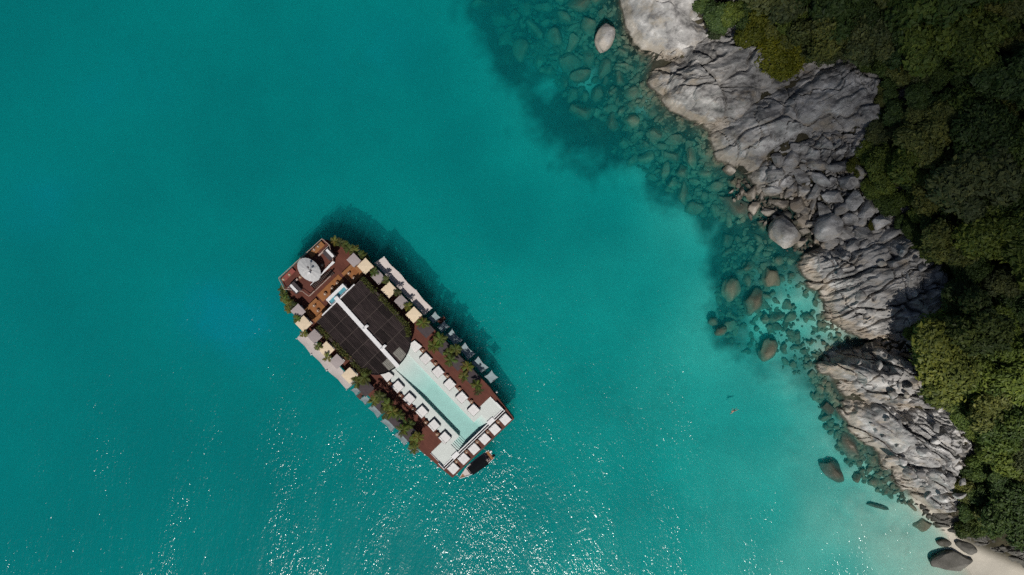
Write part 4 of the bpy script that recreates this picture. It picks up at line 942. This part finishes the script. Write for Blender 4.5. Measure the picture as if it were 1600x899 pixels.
# shade sails and nets: cloth with concave edges between corner masts
def sail(name, corners, mat, label, cat, group, sagk=0.10, n=10, lamps=True, base_z=0.9, outer_only=False):
    c = [Vector(p) for p in corners]; ctr = sum(c, Vector()) / len(c)
    t = empty(name, V(ctr.x, ctr.y, base_z), VA, label, cat, group)
    loc = [Vector((p.x - ctr.x, p.y - ctr.y, p.z - base_z)) for p in c]
    def edge(a, b, s):
        p = a.lerp(b, s); m = sum(loc, Vector()) / 4; q = (m - p); q.z = 0; L_ = (b - a).length
        if outer_only and not (a is loc[0] and b is loc[1]): return p
        return p + q.normalized() * (sagk * L_ * 4 * s * (1 - s) * 0.6) if q.length > 1e-6 else p
    vs_ = []; fs = []
    for i in range(n + 1):
        for j in range(n + 1):
            s, r_ = i / n, j / n
            e0 = edge(loc[0], loc[1], s); e1 = edge(loc[3], loc[2], s); f0 = edge(loc[0], loc[3], r_); f1 = edge(loc[1], loc[2], r_)
            bl = (loc[0] * (1 - s) * (1 - r_) + loc[1] * s * (1 - r_) + loc[2] * s * r_ + loc[3] * (1 - s) * r_)
            p = e0 * (1 - r_) + e1 * r_ + f0 * (1 - s) + f1 * s - bl
            p.z -= 0.25 * 4 * s * (1 - s) * 4 * r_ * (1 - r_) * 0.5
            vs_.append(p)
    for i in range(n):
        for j in range(n): a = i * (n + 1) + j; fs.append((a, a + 1, a + n + 2, a + n + 1))
    k = len(vs_); top = [tuple(p) for p in vs_] + [tuple(p - Vector((0, 0, .02))) for p in vs_]
    fs += [tuple(q + k for q in f[::-1]) for f in fs]
    MB().add(top, fs).build('cloth', mat, t, True)
    for q in loc[:2]:
        m_ = MB(); m_.cyl(q.x, q.y, 0.3, q.z + .15, 0.05, n=6).build('mast', M['steel'], t)
        if lamps: MB().cyl(q.x, q.y, q.z + .15, q.z + .32, 0.12, 0.08, 8).build('lamp', M['white'], t)
    m_ = MB()
    for q in loc[:2]:
        ins = loc[3] if q is loc[0] else loc[2]
        m_.tube([(q.x, q.y, .3), (ins.x, ins.y, .5)], 0.06, 5)
    m_.build('outrigger', M['steel'], t)
    return t
segR = [(16.6, 11.6), (11.6, 6.55), (6.55, 1.3)]
for i, (a, b) in enumerate(segR):
    sail('shade_sail', [(a, -13.6, 3.1), (b, -13.6 + .1 * i, 3.1), (b + (.05 if i == 2 else 0), -11.0, 2.5), (a + (.7 if i == 0 else 0), -11.1, 2.5)], M['sail'], f'{ORD[i]} pale shade sail from the bow on the shaded shoreward side', 'sail', 'shade sails along the sides', 0.07, outer_only=True)
for i, (a, b) in enumerate([(16.8, 12.1), (12.1, 7.25), (7.25, 1.25)]):
    sail('shade_sail', [(a, 12.35, 4.0), (b, 12.5 - .3 * (i == 2), 4.0), (b, 10.0, 3.6), (a + (.4 if i == 0 else 0), 10.0, 3.6)], M['sail'], f'{ORD[i]} pale sunlit shade sail from the bow on the seaward side', 'sail', 'shade sails along the sides', 0.07, outer_only=True)
for i, (a, b) in enumerate([(0.3, -1.45), (-2.6, -4.2), (-5.1, -8.35), (-9.2, -12.5), (-13.4, -16.7), (-17.65, -19.75)]):
    sail('sun_net', [(a, -13.25, 2.2), (b, -13.2, 2.2), (b + .2, -11.1, 1.9), (a + .1, -11.1, 1.9)], M['net'], f'{ORD[i]} grey-blue lounging net from the bow, shaded shoreward side', 'net', 'lounging nets over the water', 0.13, 8, False)
for i, (a, b) in enumerate([(0.65, -1.0), (-2.2, -3.85), (-4.85, -7.85), (-8.85, -12.1), (-13.1, -16.3), (-17.2, -19.4)]):
    sail('sun_net', [(a, 12.1, 2.2), (b, 12.1, 2.2), (b + .1, 10.5, 1.9), (a - .1, 10.5, 1.9)], M['net'], f'{ORD[i]} grey-blue lounging net from the bow, sunlit seaward side', 'net', 'lounging nets over the water', 0.13, 8, False)
for x, y in ((-2.05, -12.9), (-1.6, 11.5)): 
    sg = 'shoreward' if y < 0 else 'seaward'
    t = empty('boarding_platform', V(x, y, 0.9), VA, f'small red plank landing between two nets on the {sg} side', 'platform')
    for k in range(4): MB().box(-.5 + .25 * k, -.28 + .25 * k, -.9, .9, .3, .38).build('plank', M['deck'], t)
    MB().box(-.5, .47, -.05, .05, .1, .3).build('joist', M['hull'], t)

# umbrella over the bow deck
x, y = 25.0, -0.6
t = empty('umbrella', V(x, y, UZ), VA, 'large oval pale grey umbrella over the upper bow deck', 'umbrella')
n = 20; u_ = MB(); z0 = 2.6; z1 = 3.35
rimv = [(2.95 * math.cos(2 * math.pi * i / n) * (1 if i % 1 == 0 else .97), 2.05 * math.sin(2 * math.pi * i / n), z0) for i in range(n)]
midv = [(1.6 * math.cos(2 * math.pi * i / n), 1.15 * math.sin(2 * math.pi * i / n), z0 + .42 - (0.05 if i % 2 else 0)) for i in range(n)]
u_.add(rimv + midv + [(0, 0, z1)] + [(a, b, c - .12) for a, b, c in rimv], [(i, (i + 1) % n, n + (i + 1) % n, n + i) for i in range(n)] + [(n + i, n + (i + 1) % n, 2 * n) for i in range(n)] + [(2 * n + 1 + i, 2 * n + 1 + (i + 1) % n, (i + 1) % n, i) for i in range(n)])
u_.build('canopy', M['umb'], t)
MB().cyl(0, 0, 0, z0 + .5, 0.09, n=8).build('pole', M['steel'], t)
MB().box(-1.0, -.45, .1, .55, z0 + .55, z0 + .95).build('equipment_box', M['white'], t)
f_ = MB(); f_.tube([(-.5, -.35, z0 + .3), (-.3, -.35, z0 + 1.6), (.1, -.6, z0 + 2.0)], .05, 5); f_.tube([(-.35, -.35, z0 + 1.3), (-.9, -.5, z0 + 1.6)], .04, 5)
f_.box(-.9, -.5, -.65, -.35, z0 + 1.5, z0 + 1.7); f_.box(-.1, .3, -.75, -.45, z0 + 1.9, z0 + 2.1); f_.build('antenna', M['charcoal'], t)

# palms
def frond_mesh(seed, L_=1.0, nseg=9):
    r = random.Random(seed); vs_ = []; fs = []; tone = []
    droop = r.uniform(0.45, 0.85)
    spine = []
    for i in range(nseg + 1):
        s = i / nseg; spine.append(Vector((L_ * (s * .92), 0, L_ * (0.42 * s - droop * s * s))))
    for i in range(nseg):
        a, b = spine[i], spine[i + 1]
        k = len(vs_); w = .014
        vs_ += [a + Vector((0, -w, 0)), a + Vector((0, w, 0)), b + Vector((0, w, 0)), b + Vector((0, -w, 0))]; fs.append((k, k + 1, k + 2, k + 3)); tone.append(.65)
        if i < 1: continue
        for sd in (-1, 1):
            for q in range(2):
                p = a.lerp(b, q * .5); l = L_ * (0.34 * math.sin(math.pi * min(1, (i + .5 * q) / nseg * .85 + .12))) * r.uniform(.8, 1.1)
                tip = p + Vector((l * .55, sd * l * .8, -l * r.uniform(.2, .55))); k = len(vs_); ww = L_ * .027
                vs_ += [p + Vector((-ww, 0, 0)), p + Vector((ww, 0, 0)), p.lerp(tip, .6) + Vector((ww, 0, 0.01)), tip]; fs.append((k, k + 1, k + 2, k + 3)); tone.append(r.uniform(.2, .85))
    me = bpy.data.meshes.new('frond'); me.from_pydata([tuple(v) for v in vs_], [], fs); me.materials.append(M['palm'])
    at = me.attributes.new('leaf_tone', 'FLOAT', 'FACE'); at.data.foreach_set('value', tone); me.update(); return me
FROND = [frond_mesh(i) for i in range(6)]
ptr = MB().tube([(0, 0, 0), (.05, .02, .4), (.03, -.03, .8), (0, 0, 1)], [.075, .055, .05, .045], 7).mesh('trunk', M['bark'], True)
pot_me = MB().cyl(0, 0, 0, .5, .32, .42, 12).mesh('pot', M['hull'])
rp = random.Random(3)
def palm(u, v, zf, ht, rad, label, group, nf=13, sat=1.0):
    t = empty('palm_tree', V(u, v, zf), rp.uniform(0, 6.28), label, 'palm', group)
    link('pot', pot_me, t); link('trunk', ptr, t, (0, 0, .3), (rp.uniform(-.06, .06), rp.uniform(-.06, .06), 0), (1, 1, ht - .3))
    g = rp.choice([(0.095, 0.12, 0.022), (0.075, 0.10, 0.024), (0.13, 0.14, 0.028), (0.06, 0.078, 0.028)])
    for k in range(nf):
        f = link('frond', rp.choice(FROND), t, (0, 0, ht), (0, rp.uniform(-.5, .45), k * 2.4 + rp.uniform(-.2, .2)), (rad * rp.uniform(.8, 1.15),) * 3)
        f.color = (*[c * rp.uniform(.8, 1.25) for c in g], 1)
    return t
PR = [(660, 505), (687, 530.7), (676.7, 541), (701, 553), (704, 563), (730.5, 573), (724, 588), (745, 601.6), (747, 611), (712, 546)]
PLf = [(558, 598), (569, 590), (583, 627.5), (592.6, 619), (601, 646), (613.4, 643.4), (623, 650), (630.5, 671.5), (646, 690), (646, 703), (653, 684), (605, 633), (636, 664)]
WH = ['nearest the curved roof', 'second from the curved roof', 'third from the curved roof', 'fourth from the curved roof', 'fifth from the curved roof', 'sixth from the curved roof', 'seventh from the curved roof', 'eighth from the curved roof', 'ninth from the curved roof', 'tenth from the curved roof', 'eleventh from the curved roof', 'twelfth from the curved roof', 'thirteenth from the curved roof']
for pts, side in ((PR, 'shoreward'), (PLf, 'seaward')):
    q = sorted([PL(a, b, 6.0) for a, b in pts], key=lambda p: -p[0])
    for i, (u, v) in enumerate(q): palm(u, v, DZ, rp.uniform(2.8, 3.7), rp.uniform(1.35, 1.8), f'feathery potted palm in the {side} stern row, {WH[i]}', 'potted palms of the stern rows', 11)
CP = [((584, 425.4), 'shoreward'), ((603, 439), 'shoreward'), ((621, 457), 'shoreward'), ((637.5, 479), 'shoreward'), ((463, 498.7), 'seaward'), ((474.7, 522.7), 'seaward'), ((497.4, 541.4), 'seaward'), ((512, 559), 'seaward')]
for i, (p, side) in enumerate(CP):
    u, v = PL(p[0], p[1], 5.2); palm(u, v, DZ, rp.uniform(2.6, 3.0), rp.uniform(.95, 1.3), f'small palm squeezed between cabanas on the {side} side, {ORD[i % 4]} from the bow', 'small palms between the cabanas', 11)
BP = [(523, 377), (531, 379), (538, 382), (545, 388), (553, 391), (564, 398), (569, 402), (440, 452), (443, 460), (444, 468), (450, 474), (457, 478), (449, 483)]
bi = {'shoreward': 0, 'seaward': 0}
for p in BP:
    u, v = PL(p[0], p[1], 4.0); side = 'shoreward' if v < 0 else 'seaward'
    palm(u, v, 1.9, rp.uniform(1.6, 2.3), rp.uniform(1.0, 1.4), f'leafy palm in the bow planting on the {side} side, {ORD[bi[side]]} from the bow tip', 'palms of the bow planting', 13); bi[side] += 1
# planted edges of the roof
def hedge(line, w, label):
    r = np.random.default_rng(len(label)); P_ = np.array(line); m = 2600
    seg = r.integers(0, len(P_) - 1, m); s = r.uniform(0, 1, m)[:, None]; p = P_[seg] * (1 - s) + P_[seg + 1] * s
    p = p + np.stack([r.normal(size=m) * .15, r.normal(size=m) * w, np.abs(r.normal(size=m)) * .22], -1)
    dens = (np.sin(p[:, 0] * 2.1) + np.sin(p[:, 0] * .9 + 1)) > -1.1 + r.normal(size=m) * .6; p = p[dens]; m = len(p)
    a = r.normal(size=(m, 3)); a /= np.linalg.norm(a, axis=1)[:, None]; b = np.cross(a, r.normal(size=(m, 3))); b /= np.linalg.norm(b, axis=1)[:, None]
    s = r.uniform(.08, .2, m)[:, None]
    v = np.stack([p - a * s, p + b * s * .6, p + a * s, p - b * s * .6], 1).reshape(-1, 3)
    me = bpy.data.meshes.new('foliage'); me.from_pydata(v.tolist(), [], np.arange(m * 4).reshape(m, 4).tolist()); me.materials.append(M['palm'])
    at = me.attributes.new('leaf_tone', 'FLOAT', 'FACE'); at.data.foreach_set('value', r.uniform(.1, .8, m).astype(np.float32)); me.update()
    o = empty('roof_hedge', V(0, 0, 0), VA, label, 'hedge', 'planted edges of the roof')
    f = link('foliage', me, o); f.color = (0.10, 0.115, 0.03, 1)
    bx = MB()
    for i in range(len(line) - 1):
        (xa, ya, za), (xb, yb, zb) = line[i], line[i + 1]; bx.add([(xa, ya - w * .8, za - .4), (xa, ya + w * .8, za - .4), (xb, yb + w * .8, zb - .4), (xb, yb - w * .8, zb - .4), (xa, ya - w * .8, za), (xa, ya + w * .8, za), (xb, yb + w * .8, zb), (xb, yb - w * .8, zb)], [(0, 1, 2, 3), (7, 6, 5, 4), (0, 4, 5, 1), (1, 5, 6, 2), (2, 6, 7, 3), (3, 7, 4, 0)])
    bx.build('trough', M['hull'], o)
hedge([(16.2, RY0 - RHW - .45, RZ - .1), (9, RY0 - RHW - .45, RZ - .1), (2.2, RY0 - RHW - .4, RZ - .1), (0.2, RY0 - RHW + .9, RZ - .12)], .3, 'strip of trailing green plants along the shoreward edge of the dark roof')
hedge([(15.2, RY0 + RHW + .45, RZ - .1), (9, RY0 + RHW + .45, RZ - .1), (2.2, RY0 + RHW + .4, RZ - .1), (0.2, RY0 + RHW - .9, RZ - .12)], .3, 'strip of trailing green plants along the seaward edge of the dark roof')

for px, py in ((664, 710), (674, 720), (684, 730), (776, 613)):
    x, y = PL(px, py, 1.2); b_ = MB(); b_.tube([(x, y, .2), (x, y, .45), (x, y, 1.2), (x, y, 1.5)], [.08, .26, .26, .08], 8); b_.build('fender', M['white'], club, True)

# small tender moored at the stern
t0, t1 = PL(769, 709, 0.8), PL(717, 748, 0.8)
mid = V((t0[0] + t1[0]) / 2, (t0[1] + t1[1]) / 2, 0); a0 = V(*t0); a1 = V(*t1); bang = math.atan2(a1.y - a0.y, a1.x - a0.x)
boat = empty('motorboat', mid, bang, 'slim white-sided open motorboat with a black canopy moored at the stern', 'boat')
SEC = [(-4.4, 1.05), (-3.0, 1.2), (-1.0, 1.25), (0.8, 1.15), (2.2, .85), (3.4, .45), (4.4, .06)]
def loft(zs, grow, inset=0.0):
    rows = []
    for k, z in enumerate(zs): rows.append([(x, -max(.03, (w - inset) * grow[k]), z + (.25 * max(0, x / 4.4) ** 2 if k else 0)) for x, w in SEC] + [(x, max(.03, (w - inset) * grow[k]), z + (.25 * max(0, x / 4.4) ** 2 if k else 0)) for x, w in SEC[::-1]])
    return rows
rows = loft([-.25, .25, .75], [.75, .95, 1.0]); n = len(rows[0]); hb = MB()
hb.add(sum(rows, []), [(k * n + i, k * n + (i + 1) % n, (k + 1) * n + (i + 1) % n, (k + 1) * n + i) for k in range(2) for i in range(n)] + [tuple(range(n))[::-1]])
hb.build('hull', M['white'], boat, True)
gw = MB(); L0 = loft([.75, .76], [1, 1])[1]; gw.tube([(a, b, .78 + .25 * max(0, a / 4.4) ** 2) for a, b, c in L0] + [(L0[0][0], L0[0][1], .78)], .075, 6); gw.build('gunwale', M['white'], boat)
fl = loft([.4, .5], [.95, .93], .05)[1]; MB().prism([(a, b) for a, b, c in fl], .4, .5).build('floor', M['boatdeck'], boat)
MB().prism([(2.0, -.85), (3.3, -.45), (3.3, .45), (2.0, .85)], .5, .78).build('bow_cushion', M['sail'], boat)
MB().prism([(3.3, -.42), (4.1, -.12), (4.1, .12), (3.3, .42)], .5, .85).build('bow_locker', M['orange'], boat)
MB().add([(-2.9, -1.2, 2.1), (1.4, -1.05, 2.1), (1.4, 1.05, 2.1), (-2.9, 1.2, 2.1), (-2.9, 0, 2.3), (1.4, 0, 2.3), (-2.9, -1.2, 2.04), (1.4, -1.05, 2.04), (1.4, 1.05, 2.04), (-2.9, 1.2, 2.04)], [(0, 1, 5, 4), (4, 5, 2, 3), (6, 7, 1, 0), (2, 8, 9, 3), (7, 8, 2, 5, 1), (9, 6, 0, 4, 3), (9, 8, 7, 6)]).build('canopy', M['black'], boat)
for x_, w_ in ((-2.7, 1.1), (1.2, .95)):
    for s in (-1, 1): MB().cyl(x_, s * w_, .5, 2.05, .035, n=6).build('canopy_post', M['steel'], boat)
for y_ in (-.55, .55):
    e = MB(); e.cushion(-4.95, -4.35, y_ - .24, y_ + .24, .7, 1.25, .12); e.box(-4.8, -4.5, y_ - .09, y_ + .09, -.4, .7); e.build('outboard_motor', M['white'] if y_ < 0 else M['black'], boat)
MB().box(-4.2, -3.7, -1.0, 1.0, .5, .85).build('stern_bench', M['orange'], boat)
MB().box(-3.5, -3.1, .2, .9, .5, 1.1).build('helm_console', M['boatdeck'], boat)

rope = MB(); B_ = Matrix.Translation(mid) @ Matrix.Rotation(bang, 4, 'Z')
pa = B_ @ Vector((4.2, 0, 1.0)); pb_ = V(-28.6, 8.6, 1.95); rope.tube([pa, pa.lerp(pb_, .5) - Vector((0, 0, .35)), pb_], .035, 5)
pa = B_ @ Vector((-4.2, -.9, .9)); pb_ = V(-28.6, .2, 1.95); rope.tube([pa, pa.lerp(pb_, .5) - Vector((0, 0, .3)), pb_], .035, 5)
tag(rope.build('mooring_rope', M['rail']), 'thin mooring ropes tying the motorboat to the stern', 'rope')

# swimmer in the shallows
sw = W(1147, 642, 0)
def skin_person():
    J = [((0, 0, -.02), .15, -1), ((.22, 0, 0.0), .14, 0), ((.45, 0, .02), .17, 1), ((.58, 0, .03), .07, 2), ((.70, 0, .03), .105, 3), ((.80, 0, .02), .085, 4),
         ((.47, .20, 0.0), .065, 2), ((.75, .34, -.08), .048, 6), ((1.0, .30, -.12), .04, 7), ((1.1, .28, -.13), .035, 8),
         ((.47, -.20, 0.0), .065, 2), ((.30, -.44, -.08), .048, 10), ((.08, -.46, -.1), .04, 11), ((-.02, -.45, -.1), .035, 12),
         ((-.12, .11, -.06), .1, 0), ((-.52, .17, -.14), .065, 14), ((-.92, .16, -.12), .045, 15), ((-1.08, .17, -.16), .035, 16),
         ((-.12, -.11, -.06), .1, 0), ((-.50, -.15, -.2), .065, 18), ((-.86, -.2, -.34), .045, 19), ((-1.02, -.2, -.36), .035, 20)]
    for s, b in ((1, 9), (-1, 13)):
        o = Vector(J[b][0]); dr = 1 if b == 9 else -1
        for k in range(5):
            J.append((tuple(o + Vector((dr * (.085 if k else .03), (k - 2) * .022 * (1 if k else 2.2), -.015))), .009, b))
    me = bpy.data.meshes.new('body'); me.from_pydata([j[0] for j in J], [(i, j[2]) for i, j in enumerate(J) if j[2] >= 0], [])
    o = bpy.data.objects.new('person', me); COL.objects.link(o)
    md = o.modifiers.new('skin', 'SKIN')
    for i, j in enumerate(J): me.skin_vertices[0].data[i].radius = (j[1], j[1] * .85)
    me.skin_vertices[0].data[0].use_root = True; md.use_smooth_shade = True
    o.modifiers.new('sub', 'SUBSURF').levels = 2; o.modifiers['sub'].render_levels = 2
    me.materials.append(M['skin']); return o
p_ = skin_person(); p_.location = sw + Vector((0, 0, .02)); p_.rotation_euler = (0, 0, R(205))
tag(p_, 'lone swimmer with dark hair and shorts in the turquoise water', 'person')
v, f = ICO2; hv = v.copy() * np.array([.12, .115, .115]); hv[:, 2] += .035; hv[:, 0] += .745
MB().add(hv.tolist(), [q for q in f if np.mean([hv[i][2] for i in q]) > .02]).build('hair', M['hair'], p_, True)
MB().tube([(.05, 0, -.02), (-.12, 0, -.04), (-.2, 0, -.06)], [.165, .175, .16], 10).build('shorts', M['shorts'], p_, True)

# ------------------------------------------------------------------ unseen cloud added between the sun and the upper slope to darken it
def shade_cloud():
    v, f = ico(5); r = np.random.default_rng(4)
    d = np.zeros(len(v))
    for k in range(26):
        n = r.normal(size=3); n /= np.linalg.norm(n); q = np.clip((v @ n - 0.72) / 0.28, 0, 1); d += r.uniform(0.08, 0.2) * q * q * (3 - 2 * q)
    v = v * (0.86 + d)[:, None] * np.array([SHADE_CLOUD[3], SHADE_CLOUD[4], SHADE_CLOUD[5]])
    m, nt, ns, L, out = nodes('shade_cloud_vapour')
    sc = N(nt, 'ShaderNodeVolumeScatter', Density=SHADE_CLOUD[6], Anisotropy=0.5); sc.inputs['Color'].default_value = (1, 1, 1, 1)
    L.new(sc.outputs[0], out.inputs['Volume']); m.cycles.homogeneous_volume = True
    me = bpy.data.meshes.new('shade_cloud'); me.from_pydata(v.tolist(), [], f); me.materials.append(m)
    c = Vector((SHADE_CLOUD[0], SHADE_CLOUD[1], 0)) + SUN_DIR * (SHADE_CLOUD[2] / SUN_DIR.z)
    tag(link('shade_cloud', me, None, c), kind='stuff')
SHADE_CLOUD = (146, 92, 430, 94, 78, 45, 0.025)
shade_cloud()
